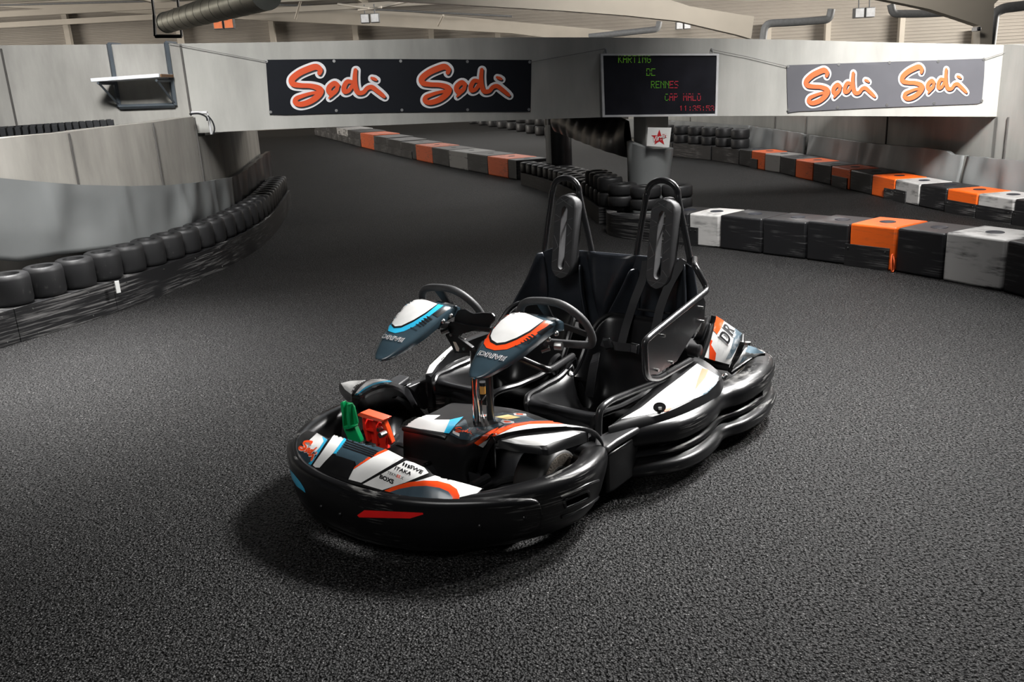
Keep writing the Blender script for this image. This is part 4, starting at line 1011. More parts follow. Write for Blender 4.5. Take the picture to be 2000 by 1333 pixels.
for pts in ([(980, 800), (1100, 745), (1200, 695), (1285, 665)], [(985, 960), (1090, 925), (1200, 865), (1300, 790)]):
    P = []
    for p in catmull([Z2(*q) for q in pts], 5):
        P.append(touch(bv_fb, *p)[0])
    mb = MB(); mb.tube(P, .007, 8); part(mb, 'bumper_rib', M['bumper'], front_bumper)

# --- nose panel
nf = catmull([tuple(sz(*Z1(x, y), .238) + V((.012, 0, 0))) for x, y in ((1640, 860), (1525, 858), (1400, 860), (1100, 822), (870, 745), (690, 690), (590, 665), (435, 605), (290, 540), (210, 500), (150, 462), (160, 400))], 4)
nr = catmull([tuple(sz(945, 955, .250)), tuple(sz(895, 942, .285)), tuple(sz(849, 929, .305)), tuple(sz(832, 914.5, .318)), tuple(sz(788.5, 895, .325)), tuple(sz(757, 878.5, .328)),
              tuple(sz(696, 863, .325)), tuple(sz(653, 849.5, .318))], 4)
nl = catmull([tuple(sz(642, 857, .302)), tuple(sz(619, 846, .285)), tuple(sz(600, 842, .268))], 3)
nr = nr + nl
a = resample(nf, .028); nn = len(a)
a = resamp_n(nf, 120); b = resamp_n(nr, 120)
rows = []
for j in range(25):
    t = j / 24
    rows.append([p.lerp(q, t) + V((0, 0, .018 * math.sin(math.pi * t))) for p, q in zip(a, b)])
rows.append([q + V((-.006, 0, -.008)) for q in b]); rows.append([q + V((-.008, 0, -.11)) for q in b])
rows.insert(0, [p + V((-.01, 0, -.08)) for p in a])
mb = MB(); mb.grid(rows)
nose_panel = part(mb, 'nose_panel', M['plastic'], ang=40)
bv_nose = bvh_of(nose_panel)
def nose(name, pts, mat, off=.0015, label=None, step=7): return sticker(name, [zmap(Z1, pts)], bv_nose, M[mat], nose_panel, off, step, label)
nose('nose_sticker', [(330, 278), (418, 332), (372, 400), (282, 538), (210, 500), (152, 462), (235, 368)], 'white')
nose('nose_sticker', [(372, 306), (418, 332), (282, 538), (235, 512), (300, 450), (350, 400), (385, 345)], 'cyan', .0021)
nose('nose_sticker', [(152, 462), (205, 402), (300, 420), (330, 460), (262, 525), (210, 500)], 'navy', .0024)
nose('nose_sticker', [(470, 288), (560, 308), (462, 442), (400, 505), (352, 560), (318, 558), (297, 540), (380, 420)], 'white_worn')
nose('nose_sticker', [(558, 306), (584, 312), (490, 445), (462, 445)], 'cyan')
nose('nose_sticker', [(583, 312), (720, 353), (885, 410), (790, 452), (650, 545), (642, 512), (490, 465), (480, 450)], 'navy')
for k in range(4):
    t0 = .16 + k * .13
    nose('nose_stripe', [(583 - 70 * t0, 312 + 130 * t0), (850 - 110 * t0, 410 + 105 * t0), (848 - 110 * t0 - 8, 422 + 105 * t0), (583 - 70 * t0 - 6, 322 + 130 * t0)], 'ink', .0021)
nose('nose_sticker', [(885, 408), (912, 418), (780, 475), (628, 572), (636, 555), (760, 462)], 'redorange')
nose('nose_sticker', [(912, 418), (1035, 480), (690, 682), (588, 655), (600, 620), (628, 574), (780, 477)], 'white_worn')
nose('nose_sticker', [(1056, 502), (1120, 520), (1205, 560), (1238, 603), (1050, 680), (862, 742), (702, 695)], 'white')
nose('nose_sticker', [(1290, 624), (1470, 672), (1672, 730), (1600, 800), (1525, 852), (1440, 852), (1150, 812), (880, 746)], 'white')
nose('nose_sticker', [(880, 747), (960, 712), (1080, 678), (1200, 665), (1310, 668), (1410, 695), (1468, 735), (1490, 790), (1478, 854), (1425, 850), (1200, 822), (1000, 782)], 'redorange', .0021)
nose('nose_sticker', [(920, 760), (1000, 733), (1110, 712), (1220, 708), (1330, 725), (1400, 755), (1432, 800), (1442, 851), (1300, 838), (1050, 795)], 'slate', .0027)
nose('nose_pocket_shade', [(492, 462), (640, 508), (622, 575), (585, 655), (440, 605), (355, 577), (440, 510)], 'ink', .0024, 'flat black patch painted as the shaded pocket of the nose panel')  # pocket shade painted as a flat patch, nothing is recessed
nose('pocket_floor_tone', [(480, 560), (618, 592), (590, 648), (440, 600)], 'plastic', .003)  # paler tone painted inside the dark patch for the pocket's bottom
def words(name, body, quad, zf, bvh, mat, parent, bold=.012, shear=0, off=.0032, step=0):
    vs, fs = text2d(body, bold, shear)
    q = [zf(*p) for p in quad]
    return sticker(name, None, bvh, M[mat], parent, off, mesh2=(quadmap(vs, q), fs))
words('lettering', 'SWE', [(1098, 538), (1200, 588), (1180, 614), (1078, 562)], Z1, bv_nose, 'ink', nose_panel, .03)
for k in range(3): nose('logo_bar', [(1036 + 20 * k, 516 + 10 * k), (1050 + 20 * k, 522 + 10 * k), (1036 + 20 * k, 548 + 10 * k), (1024 + 20 * k, 541 + 10 * k)], 'ink', .003)
words('lettering', 'ITAKA', [(975, 548), (1108, 600), (1092, 626), (960, 574)], Z1, bv_nose, 'ink', nose_panel, .03)
words('lettering', 'TEKN', [(908, 588), (985, 615), (976, 638), (900, 610)], Z1, bv_nose, 'ink', nose_panel, .005)
words('lettering', 'EE', [(987, 616), (1015, 626), (1007, 649), (979, 639)], Z1, bv_nose, 'redorange', nose_panel, .02)
words('lettering', 'X', [(1018, 627), (1042, 636), (1032, 660), (1010, 650)], Z1, bv_nose, 'ink', nose_panel, .005)
words('lettering', 'BOXS', [(848, 613), (962, 660), (950, 697), (838, 648)], Z1, bv_nose, 'ink', nose_panel, .05)

lm = lambda u, w: quadmap([(u, w)], [Z1(262, 318), Z1(395, 420), Z1(262, 540), Z1(170, 400)])[0]
lay_logo('brush_logo', lm, bv_nose, M['white'], nose_panel, .0022, 14)
lay_logo('brush_logo', lm, bv_nose, M['redorange'], nose_panel, .0052, 4)

# --- floor tray and side sills
mb = MB()
mb.prism([(1.40, -.30, .065), (1.38, .33, .065), (1.12, .50, .065), (.70, .52, .065), (-.55, .55, .065), (-.55, -.55, .065), (.70, -.52, .065), (1.12, -.50, .065)], (0, 0, .03))
floor_tray = part(mb, 'floor_tray', M['plastic_worn'], bevel=.006)
mb = MB()
for s in (1, -1):
    mb.tube([(1.33, s * .25, .075), (.8, s * .33, .075), (-.5, s * .35, .075)], .016, 10)
mb.tube([(1.28, -.4, .085), (1.28, .4, .085)], .016); mb.tube([(-.38, -.62, .14), (-.38, .62, .14)], .02)
part(mb, 'chassis_frame', M['tubing'])

# --- wheels
def wheel(c, R, W, rr, name, out):
    e = MB()
    prof = [(rr, -W * .42), (R * .80, -W * .5), (R * .93, -W * .49), (R * .985, -W * .42), (R, -W * .3), (R, W * .3), (R * .985, W * .42), (R * .93, W * .49), (R * .80, W * .5), (rr, W * .42)]
    e.lathe(prof, 40, c, 'Y')
    t = part(e, name, M['tyre'], ang=50)
    for sgn in (1, -1):
        k = MB(); k.lathe([(rr * 1.01, sgn * W * .43), (R * .80, sgn * W * .507), (R * .91, sgn * W * .503), (R * .91, sgn * W * .49), (R * .8, sgn * W * .48), (rr, sgn * W * .4)], 40, c, 'Y')
        part(k, 'sidewall', M['sidewall'], t)
    k = MB()
    k.lathe([(rr * 1.04, -W * .45), (rr * 1.04, -W * .40), (rr * .9, -W * .36), (rr * .88, W * .36), (rr * 1.04, W * .40), (rr * 1.04, W * .45), (rr * .94, W * .46), (rr * .82, W * .38), (rr * .80, -W * .38), (rr * .94, -W * .46)], 36, c, 'Y')
    k.lathe([(rr * .85, out * W * .12), (rr * .3, out * W * .2), (.001, out * W * .2), (.001, out * W * .14), (rr * .3, out * W * .14), (rr * .85, out * W * .06)], 30, c, 'Y', closed=True)
    part(k, 'rim', M['rim'], t)
    k = MB(); k.lathe([(rr * .34, out * W * .2), (rr * .34, out * W * .34), (rr * .22, out * W * .38), (.001, out * W * .38)], 18, c, 'Y', closed=False)
    for q in range(3):
        a = q * 2.094; k.tube([(c[0] + rr * .55 * math.cos(a), c[1] + out * W * .15, c[2] + rr * .55 * math.sin(a)), (c[0] + rr * .55 * math.cos(a), c[1] + out * W * .26, c[2] + rr * .55 * math.sin(a))], .008, 6)
    part(k, 'hub', M['bolt'], t); return t
wheel((.87, .437, .131), .131, .14, .066, 'front_wheel', 1)
wheel((.925, -.565, .131), .131, .14, .066, 'front_wheel', -1)
wheel((-.375, .60, .141), .141, .19, .066, 'rear_wheel', 1)
wheel((-.375, -.60, .141), .141, .19, .066, 'rear_wheel', -1)

# --- fenders over the front wheels
def strip(name, A, B, n, mat, parent, th, ang=50, crown=.006):
    """panel between two measured edges, with a turned-down rim"""
    a, b = resamp_n(catmull([tuple(p) for p in A], 4), n), resamp_n(catmull([tuple(p) for p in B], 4), n); rows = []
    for j in range(5):
        t = j / 4; rows.append([p.lerp(q, t) + V((0, 0, crown * math.sin(math.pi * t))) for p, q in zip(a, b)])
    rows.append([q + V((0, 0, -th)) for q in b]); rows.append([p + V((0, 0, -th)) for p in a])
    mb = MB(); mb.grid(rows, cv=True); m = len(rows)
    mb.add([r[0] for r in rows], [tuple(range(m))]); mb.add([r[-1] for r in rows], [tuple(range(m))[::-1]])
    return part(mb, name, mat, parent, ang=ang)
S3 = lambda fn, pts: [sz(*fn(x, y), z) for x, y, z in pts]
r_in = S3(ZG, [(-5, 735, .13), (50, 590, .20), (110, 430, .27), (175, 290, .34), (235, 215, .392), (330, 160, .400), (540, 85, .405), (760, 42, .405), (960, 32, .402), (1180, 52, .392), (1420, 95, .372), (1650, 140, .345), (1780, 215, .312), (1838, 340, .282)])
r_out = S3(ZG, [(50, 800, .12), (95, 650, .19), (150, 480, .26), (215, 345, .33), (275, 270, .382), (430, 205, .392), (700, 158, .396), (960, 128, .394), (1300, 112, .384), (1500, 120, .368), (1660, 165, .342), (1755, 240, .312), (1815, 320, .29), (1846, 380, .275)])
fr = strip('front_fender', r_in, r_out, 60, M['plastic'], None, .014)
w_in = S3(ZG, [(265, 290, .375), (560, 250, .384), (960, 205, .384), (1350, 172, .374), (1540, 168, .358), (1622, 205, .345)])
w_out = S3(ZG, [(275, 315, .366), (420, 352, .362), (600, 390, .358), (860, 418, .354), (1010, 440, .352), (1060, 432, .350), (1300, 345, .346), (1500, 282, .340), (1625, 232, .335)])
wr = strip('fender_winglet', w_in, w_out, 40, M['plastic'], fr, .022)
strip('fender_groove', [p + V((0, 0, -.012)) for p in r_out[4:11]], [p + V((0, 0, -.006)) for p in w_in], 30, M['plastic'], fr, .01, crown=-.006)
l_out = S3(ZA, [(330, 620, .22), (335, 500, .31), (345, 385, .388), (400, 290, .402), (470, 225, .406), (555, 172, .403), (660, 155, .397), (800, 157, .386), (950, 195, .368), (1080, 250, .338), (1170, 295, .305), (1230, 400, .245), (1310, 540, .165), (1400, 665, .092)])
l_in = S3(ZA, [(420, 620, .22), (430, 500, .31), (445, 402, .380), (490, 385, .390), (545, 345, .397), (640, 290, .397), (760, 250, .390), (870, 238, .384), (960, 252, .368), (1080, 315, .328), (1150, 400, .268), (1220, 520, .188), (1245, 600, .13), (1275, 665, .092)])
fl = strip('front_fender', l_out, l_in, 60, M['plastic_worn'], None, .014)
wl = strip('fender_winglet', S3(ZA, [(345, 440, .366), (345, 385, .380), (400, 292, .396), (470, 227, .400), (553, 174, .397)]), S3(ZA, [(335, 442, .355), (260, 390, .352), (185, 300, .352), (160, 240, .354), (192, 208, .356), (330, 178, .368), (545, 168, .390)]), 40, M['plastic'], fl, .022)
bot = S3(ZA, [(440, 640, .20), (520, 690, .17), (650, 660, .165), (800, 598, .165), (950, 545, .165), (1090, 605, .135), (1220, 690, .10), (1270, 668, .095)])
strip('fender_inner_wall', l_in[1:], bot, 50, M['plastic_worn'], fl, .006, crown=-.012)
strip('knee_step', S3(ZA, [(640, 668, .160), (800, 602, .163), (950, 549, .163), (1090, 609, .133), (1222, 694, .099)]), S3(ZA, [(770, 980, .098), (935, 1085, .098), (1025, 1040, .098), (1012, 900, .102), (1105, 745, .098)]), 30, M['plastic_worn'], None, .006, crown=.02)
mb = MB(); mb.prism([sy(*ZA(x, y), -.58) for x, y in ((1165, 272), (1420, 168), (1570, 95), (1640, 60), (1640, 500), (1400, 605), (1270, 395))], (0, -.05, 0)); part(mb, 'side_sill', M['plastic_worn'], bevel=.008)
bv_wr, bv_wl, bv_fr, bv_fl = bvh_of(wr), bvh_of(wl), bvh_of(fr), bvh_of(fl)
sticker('winglet_sticker', [zmap(ZG, [(362, 305), (640, 250), (960, 218), (1350, 185), (1510, 195), (1350, 260), (1110, 330), (1000, 378), (860, 380), (560, 350)])], bv_wr, M['white'], wr)
sticker('winglet_sticker', [zmap(ZA, [(192, 218), (330, 185), (552, 172), (470, 235), (400, 300), (345, 375), (255, 310)])], bv_wl, M['white'], wl)

# --- centre console and the right hand body panel
con = [[V(p) for p in r] for r in (
    [(1.05, -.15, .10), (1.05, -.05, .10), (1.03, .06, .10), (1.03, .16, .10), (1.02, .24, .10), (1.0, .30, .10)],
    [(1.06, -.145, .20), (1.055, -.05, .20), (1.035, .06, .20), (1.03, .16, .20), (1.02, .24, .20), (1.0, .30, .20)],
    [(1.055, -.14, .275), (1.05, -.05, .275), (1.03, .06, .265), (1.03, .16, .255), (1.02, .24, .27), (1.01, .30, .30)],
    [(1.04, -.138, .297), (1.03, -.05, .297), (1.00, .06, .292), (1.005, .15, .280), (1.0, .24, .30), (1.02, .31, .345)],
    [(.98, -.14, .305), (.97, -.05, .305), (.95, .06, .302), (.95, .14, .300), (.95, .25, .325), (.98, .325, .378)],
    [(.90, -.15, .295), (.89, -.05, .298), (.88, .06, .302), (.88, .14, .305), (.88, .27, .335), (.90, .37, .392)],
    [(.80, -.17, .285), (.80, -.05, .295), (.80, .06, .302), (.79, .14, .306), (.79, .30, .332), (.81, .45, .378)],
    [(.70, -.20, .27), (.70, -.05, .285), (.70, .06, .297), (.70, .16, .302), (.70, .32, .312), (.74, .53, .335)],
    [(.645, -.20, .25), (.645, -.05, .27), (.645, .06, .28), (.645, .16, .285), (.645, .32, .29), (.68, .52, .30)],
    [(.58, -.20, .20), (.58, -.05, .20), (.58, .06, .2), (.58, .16, .2), (.58, .32, .2), (.62, .50, .26)])]
for r, q in zip(con, (0, 1, 2, 3, 4, 6, 7, 8, 9, 10)): r[-1] = r_in[q] + V((0, 0, -.004)); r[-2] = r[-3].lerp(r[-1], .5) + V((0, 0, .004 if q > 3 else 0))
cols = [resamp_n(catmull([tuple(p) for p in r], 4), 26) for r in con]
fine = []
for c in range(26):
    fine.append(catmull([tuple(cols[r][c]) for r in range(len(cols))], 4))
rowsC = [[V(fine[c][r]) for c in range(26)] for r in range(len(fine[0]))]
skL = [r[0] + V((0, 0, 0)) for r in rowsC]
for r in rowsC: r.insert(0, V((r[0].x, r[0].y - .012, min(r[0].z, .10))))
mb = MB(); mb.grid(rowsC)
console = part(mb, 'centre_console', M['plastic'], ang=50)
bv_con = bvh_of([console, fr])
cs = lambda name, pts, mat, off=.002, zf=ZB, label=None: sticker(name, [zmap(zf, pts)], bv_con, M[mat], console, off, 7, label)
sticker('console_sticker', [zmap(Z1, [(1032, 232), (1075, 180), (1140, 140), (1172, 130), (1335, 133), (1280, 170), (1410, 170), (1385, 230), (1365, 275), (1200, 248)])], bv_con, M['white_worn'], console, .002)
sticker('console_sticker', [zmap(Z1, [(1410, 170), (1522, 145), (1460, 210), (1405, 282), (1363, 276), (1385, 230)])], bv_con, M['cyan'], console, .002)
cs('console_sticker', [(500, 740), (530, 760), (560, 855), (820, 850), (990, 790), (1095, 812), (960, 860), (750, 960), (600, 1045), (450, 1030), (290, 960), (350, 850)], 'navy')
cs('console_sticker', [(930, 660), (1070, 640), (1200, 665), (1400, 700), (1530, 755), (1777, 765), (1400, 790), (1100, 880), (920, 960), (895, 940), (1090, 815), (990, 785), (920, 770)], 'slate')
cs('console_sticker', [(905, 945), (1000, 880), (1200, 810), (1450, 775), (1777, 770), (1777, 800), (1500, 800), (1230, 835), (1060, 895), (945, 975)], 'redorange', .0050)
sticker('console_sticker', [zmap(ZG, [(235, 235), (330, 170), (520, 90), (760, 45), (960, 35), (1180, 55), (1260, 72), (1000, 66), (760, 72), (550, 115), (380, 185), (275, 240)])], bv_con, M['redorange'], fr, .0056)
sticker('console_sticker', [zmap(ZG, [(285, 238), (385, 188), (555, 118), (765, 76), (1000, 70), (1265, 78), (1560, 120), (1300, 105), (960, 120), (700, 150), (430, 195)])], bv_con, M['white'], fr, .0056)
cs('console_sticker', [(650, 1080), (760, 985), (880, 910), (990, 862), (985, 880), (890, 960), (800, 1040), (700, 1108)], 'redorange', .0056)
cs('console_sticker', [(705, 1108), (800, 1045), (880, 1000), (840, 1060), (770, 1138)], 'white', .0056)
cs('paper_sticker', [(940, 708), (1130, 675), (1305, 715), (1120, 748)], 'yellow', .0035)
for q in ([(1018, 775), (1050, 745), (1215, 775), (1220, 800), (1070, 805)], [(1200, 655), (1240, 650), (1390, 665), (1395, 692), (1220, 685)], [(715, 690), (760, 672), (820, 668), (820, 705), (740, 712)]):
    cs('paper_sticker', q, 'white', .0035)
    c = (sum(p[0] for p in q) / 5, sum(p[1] for p in q) / 5)
    cs('paper_sticker', [(c[0] + (p[0] - c[0]) * .55, c[1] + (p[1] - c[1]) * .5) for p in q], 'redorange', .0042)
lm = lambda u, w: quadmap([(u, w)], [ZB(365, 835), ZB(640, 905), ZB(620, 990), ZB(345, 930)])[0]
lay_logo('brush_logo', lm, bv_con, M['redorange'], console, .003, 3)
cs('sticker_remnant', [(335, 905), (430, 950), (425, 990), (370, 965), (325, 940)], 'white', .0034)
bvl = bvh_of(fl)
sticker('fender_sticker', [zmap(ZA, [(385, 380), (470, 275), (560, 195), (640, 160), (800, 155), (880, 175), (790, 185), (660, 215), (540, 275), (440, 355)])], bvl, M['white'], fl)
sticker('fender_sticker', [zmap(ZA, [(385, 382), (440, 357), (540, 278), (660, 218), (790, 188), (890, 178), (930, 195), (780, 212), (650, 250), (540, 305), (430, 385)])], bvl, M['cyan'], fl, .0021)
sticker('fender_sticker', [zmap(ZA, [(432, 388), (545, 308), (655, 253), (780, 215), (930, 198), (900, 225), (760, 245), (640, 290), (540, 345), (470, 395)])], bvl, M['navy'], fl, .0021)
# mast opening: its darkness painted flat on the console
sticker('mast_hole_shade', [zmap(ZB, [(518, 745), (600, 728), (830, 735), (990, 795), (820, 850), (560, 858)])], bv_con, M['ink'], console, .0025)

# moulded rib inside the left fender
mb = MB(); mb.tube([sz(*ZA(965, 370), .29), sz(*ZA(1080, 430), .25), sz(*ZA(1180, 540), .18), sz(*ZA(1250, 640), .11)], .022, 10); part(mb, 'arch_rib', M['plastic'])
mb = MB(); mb.tube(catmull([(1.052, -.142, .288), (1.045, -.05, .290), (1.025, .04, .284), (1.02, .06, .278)], 5), .011, 10); part(mb, 'console_lip', M['plastic'], console)
# right foot well: tray with slots and stepped trough
mb = MB(); mb.prism([sz(*Z1(x, y), .17) for x, y in ((890, 402), (985, 345), (1330, 420), (1450, 412), (1400, 448), (1185, 545), (1040, 480))], (0, 0, -.03)); ft = part(mb, 'foot_tray', M['plastic_worn'], bevel=.004)
bvs = bvh_of(ft)
sticker('tray_slot_shade', [zmap(Z1, [(965, 378), (985, 374), (1268, 468), (1250, 480)])], bvs, M['hole'], ft, .002)  # slot darkness painted flat on the tray, not cut through
sticker('tray_slot_shade', [zmap(Z1, [(1190, 532), (1330, 462), (1375, 455), (1382, 468), (1235, 541)])], bvs, M['hole'], ft, .002)
strip('trough_wall', S3(Z1, [(1195, 545, .165), (1330, 480, .165), (1500, 452, .17), (1515, 470, .168)]), S3(Z1, [(1265, 603, .13), (1345, 618, .11), (1350, 530, .13), (1515, 520, .13)]), 16, M['plastic_worn'], ft, .005)
strip('trough_wall', S3(Z1, [(1348, 530, .155), (1500, 572, .155), (1660, 618, .155)]), S3(Z1, [(1345, 610, .11), (1500, 645, .11), (1660, 690, .11)]), 16, M['plastic_worn'], ft, .008)
strip('trough_floor', S3(Z1, [(1350, 525, .13), (1510, 560, .13), (1660, 608, .13)]), S3(Z1, [(1515, 500, .125), (1570, 530, .125), (1660, 560, .125)]), 16, M['plastic_worn'], ft, .006)
mb = MB(); mb.tube([sz(*ZG(-60, 960), .20), sz(*ZG(170, 840), .20)], .017, 10); mb.tube([sz(*ZG(-260, 1000), .12), sz(*ZG(-60, 960), .20)], .012, 8); part(mb, 'bumper_bar', M['tubing'])
for s_ in (1, -1):
    mb = MB(); mb.tube([(1.12, .30 * s_, .14), (1.0, .31 * s_, .14), (.87, .38 * s_, .135)], .014, 8); part(mb, 'stub_axle', M['tubing'])

# --- pedals
def slab(name, pts, x, th, mat, parent=KART, zf=ZA, bevel=.003):
    mb = MB(); P = [sx(*zf(*p), x) for p in pts]; mb.prism(P, (-th, 0, 0)); return part(mb, name, M[mat], parent, bevel=bevel)
g = slab('throttle_pedal', [(178, 500), (210, 483), (345, 515), (378, 560), (430, 790), (415, 832), (385, 825), (380, 850), (300, 880), (220, 870), (205, 700)], 1.165, .010, 'green_plastic'); g['label'] = 'green pedal'
slab('pedal_arm', [(222, 872), (300, 880), (385, 850), (468, 1035), (470, 1075), (385, 1065), (300, 1050), (270, 975)], 1.17, .022, 'green_plastic', g)
for pts in ([(178, 500), (210, 483), (225, 560), (232, 870), (218, 868), (203, 700)], [(270, 515), (318, 520), (300, 560), (330, 872), (290, 880), (265, 700)], [(215, 840), (385, 825), (385, 852), (300, 882), (222, 872)]):
    slab('pedal_rib', pts, 1.185, .022, 'green_plastic', g)
r = slab('brake_pedal', [(495, 715), (770, 785), (850, 885), (928, 1085), (915, 1110), (838, 1090), (840, 1110), (690, 1090), (665, 1085), (560, 1050), (510, 860)], 1.165, .010, 'red_plastic'); r['label'] = 'red pedal'
slab('pedal_arm', [(660, 790), (720, 800), (840, 1010), (835, 1110), (865, 1170), (700, 1130), (690, 1090)], 1.172, .02, 'red_plastic', r)
slab('pedal_rib', [(428, 668), (468, 640), (800, 748), (775, 785), (500, 715), (435, 690)], 1.20, .05, 'redorange', r)
slab('pedal_rib', [(770, 785), (800, 748), (845, 850), (928, 1085), (900, 1040), (838, 900)], 1.185, .022, 'redorange', r)
for pts in ([(500, 870), (640, 900), (690, 900), (670, 930), (510, 895)], [(495, 715), (520, 720), (590, 1060), (560, 1050), (510, 860)], [(640, 760), (690, 775), (720, 1110), (690, 1095)]):
    slab('pedal_rib', pts, 1.185, .02, 'red_plastic', r)
studs('pedal_bolt', [(sx(*ZA(835, 935), 1.19), (1, 0, 0), .012, .03), (sx(*ZA(780, 870), 1.18), (1, 0, 0), .009, .02)], M['bolt'], r)

# --- seats
def seat(yc, name):
    path = [(.525, .225, .0, .165), (.515, .262, .01, .18), (.47, .258, .03, .205), (.38, .195, .10, .222), (.24, .125, .17, .228), (.10, .095, .225, .232), (.0, .105, .25, .232), (-.06, .17, .21, .228),
            (-.095, .28, .125, .225), (-.125, .38, .09, .22), (-.15, .46, .045, .205), (-.165, .495, .01, .175), (-.185, .502, .0, .15)]
    P = catmull(path, 4); rows = []
    for i, (x, z, wing, hw) in enumerate(P):
        a = P[max(i - 1, 0)]; b = P[min(i + 1, len(P) - 1)]
        t = V((b[0] - a[0], 0, b[1] - a[1])).normalized(); n = V((t.z, 0, -t.x))
        if n.z < 0 and i < 20: n = -n
        if n.x < 0 and i >= 20: n = -n
        row = []
        for k in range(-10, 11):
            u = k / 10; row.append(V((x, yc + hw * math.copysign(abs(u) ** .9, u), z)) + n * (wing * abs(u) ** 5))
        rows.append(row)
    mb = MB(); mb.grid(rows); o = part(mb, name, M['seat'], ang=70, solid=.008, off=1)
    edge = [r[0] for r in rows] + rows[-1][1:] + [r[-1] for r in rows[::-1]][1:] + rows[0][::-1][1:-1]
    mb = MB(); mb.tube(resample(edge + [edge[0]], .02)[:-1], .015, 9, closed=True); part(mb, 'seat_rim', M['seat'], o)
    return o, rows
seatR, rowsA = seat(-.285, 'bucket_seat'); seatL, rowsB = seat(.268, 'bucket_seat')
bv_sB = bvh_of(seatL)
for so, yc in ((seatR, -.285), (seatL, .262)):
    mb = MB()   # moulded front apron with its pair of slots
    mb.grid([[V(p) for p in r] for r in ([(.53, yc - .06, .255), (.535, yc + .05, .25), (.53, yc + .19, .235)], [(.56, yc - .05, .235), (.565, yc + .06, .23), (.56, yc + .2, .21)], [(.555, yc - .04, .19), (.56, yc + .08, .18), (.55, yc + .2, .17)], [(.52, yc - .04, .17), (.52, yc + .1, .16), (.52, yc + .2, .16)])])
    part(mb, 'seat_apron', M['seat'], so, sub=1)
mb = MB(); h, n = touch(bv_sB, *Z4(1005, 785)); mb.lathe([(.0, .006), (.004, .006), (.005, .004), (.012, .004), (.012, 0)], 16, (0, 0, 0), 'X', closed=False)
part(mb, 'seat_bolt', M['bolt'], seatL, loc=h)
mb = MB(); mb.lathe([(.012, .001), (.018, .003), (.02, 0)], 16, (0, 0, 0), 'X', closed=False); part(mb, 'seat_washer', M['ink'], seatL, loc=h)

# --- backrest behind both seats
mb = MB()
mb.prism([(-.335, -.435, .745), (-.335, -.36, .775), (-.335, .40, .775), (-.335, .455, .745), (-.335, .48, .60), (-.30, .48, .40), (-.30, -.53, .40), (-.335, -.49, .60)], (-.02, 0, 0))
backrest = part(mb, 'backrest_panel', M['seatpad'], bevel=.008)
mb = MB()
rows = []
for z, y0, y1, bul in ((.776, -.136, .150, .02), (.770, -.14, .155, .035), (.70, -.132, .128, .05), (.62, -.118, .09, .06), (.54, -.095, .045, .065), (.47, -.065, .005, .06), (.43, -.05, -.02, .05)):
    rows.append([V((-.335 + bul * (1 - abs(u) ** 4), y0 + (y1 - y0) * (u + 1) / 2, z)) for u in [k / 6 for k in range(-6, 7)]])
mb.grid(rows); o = part(mb, 'backrest_bolster', M['seatpad'], backrest, ang=50, sub=1)
def wing(ys, name):
    mb = MB(); rows = []
    for z, yi, yo, xo in ys: rows.append([V((-.325, yi, z)), V((-.318, yi + (yo - yi) * .4, z)), V((-.295 + xo * .4, yi + (yo - yi) * .8, z)), V((-.29 + xo, yo, z))])
    mb.grid(rows); part(mb, name, M['seatpad'], backrest, solid=.012, ang=50, sub=1)
wing([(.757, -.405, -.43, .0), (.70, -.395, -.445, .02), (.62, -.385, -.47, .05), (.55, -.38, -.50, .09), (.48, -.385, -.525, .13), (.42, -.39, -.54, .16)], 'backrest_wing')
wing([(.765, .415, .445, .0), (.70, .40, .455, .02), (.62, .38, .47, .04), (.55, .375, .48, .06), (.47, .37, .485, .08), (.42, .37, .49, .09)], 'backrest_wing')
wing([(.72, .17, .145, .02), (.66, .175, .125, .04), (.58, .18, .09, .06), (.50, .18, .05, .08), (.43, .18, .02, .09)], 'backrest_wing')
wing([(.72, -.17, -.14, .02), (.66, -.17, -.13, .03), (.58, -.17, -.115, .05), (.50, -.17, -.09, .06), (.43, -.17, -.07, .07)], 'backrest_wing')

# --- head rests and roll hoops
def stadium(hw, z0, z1, n=10):
    pts = [(hw * math.cos(math.pi * k / n), z1 - hw + hw * math.sin(math.pi * k / n)) for k in range(n + 1)]
    return pts + [(-hw * math.cos(math.pi * k / n), z0 + hw - hw * math.sin(math.pi * k / n)) for k in range(n + 1)]
def headrest(yc, lean=0.0):
    out = stadium(.066, .638, 1.066); inn = stadium(.022, .685, 1.012); n = len(out); rows = []
    def W(y, z, x): t = (z - .64) / .43; return V((x - .06 * t, yc + y + lean * (t - .5), z))
    def scl(P, d, c=(0, .852)):
        return [(y - math.copysign(d, y) if abs(y) > d else 0, z - math.copysign(d * .8, z - c[1])) for y, z in P]
    rows = [[W(y, z, -.30) for y, z in out], [W(y, z, -.248) for y, z in out], [W(y, z, -.238) for y, z in scl(out, .007)], [W(y, z, -.238) for y, z in scl(inn, -.004)], [W(y, z, -.246) for y, z in inn], [W(y, z, -.30) for y, z in inn]]
    mb = MB(); mb.grid(rows, cu=True, cv=True); o = part(mb, 'headrest', M['foam'], ang=45)
    mb = MB()
    for a, b in (((-.058, 1.02), (.02, 1.055)), ((.055, 1.01), (-.03, 1.052)), ((-.06, .93), (-.026, .945)), ((-.06, .97), (-.026, .955)), ((.03, .945), (.06, .955)), ((.028, .925), (.058, .895)), ((-.06, .86), (-.026, .80)), ((-.06, .775), (-.027, .80)), ((.028, .81), (.06, .84)),
                 ((.028, .86), (.06, .885)), ((-.062, .72), (-.03, .735)), ((.03, .73), (.06, .70)), ((-.055, .675), (.05, .665)), ((-.03, .645), (.03, .69)), ((.028, .77), (.06, .79))):
        mb.tube([W(a[0] * .9, .852 + (a[1] - .852) * .965, -.2375), W(b[0] * .9, .852 + (b[1] - .852) * .965, -.2375)], .0014, 5)
    part(mb, 'headrest_piping', M['piping'], o)
    return o
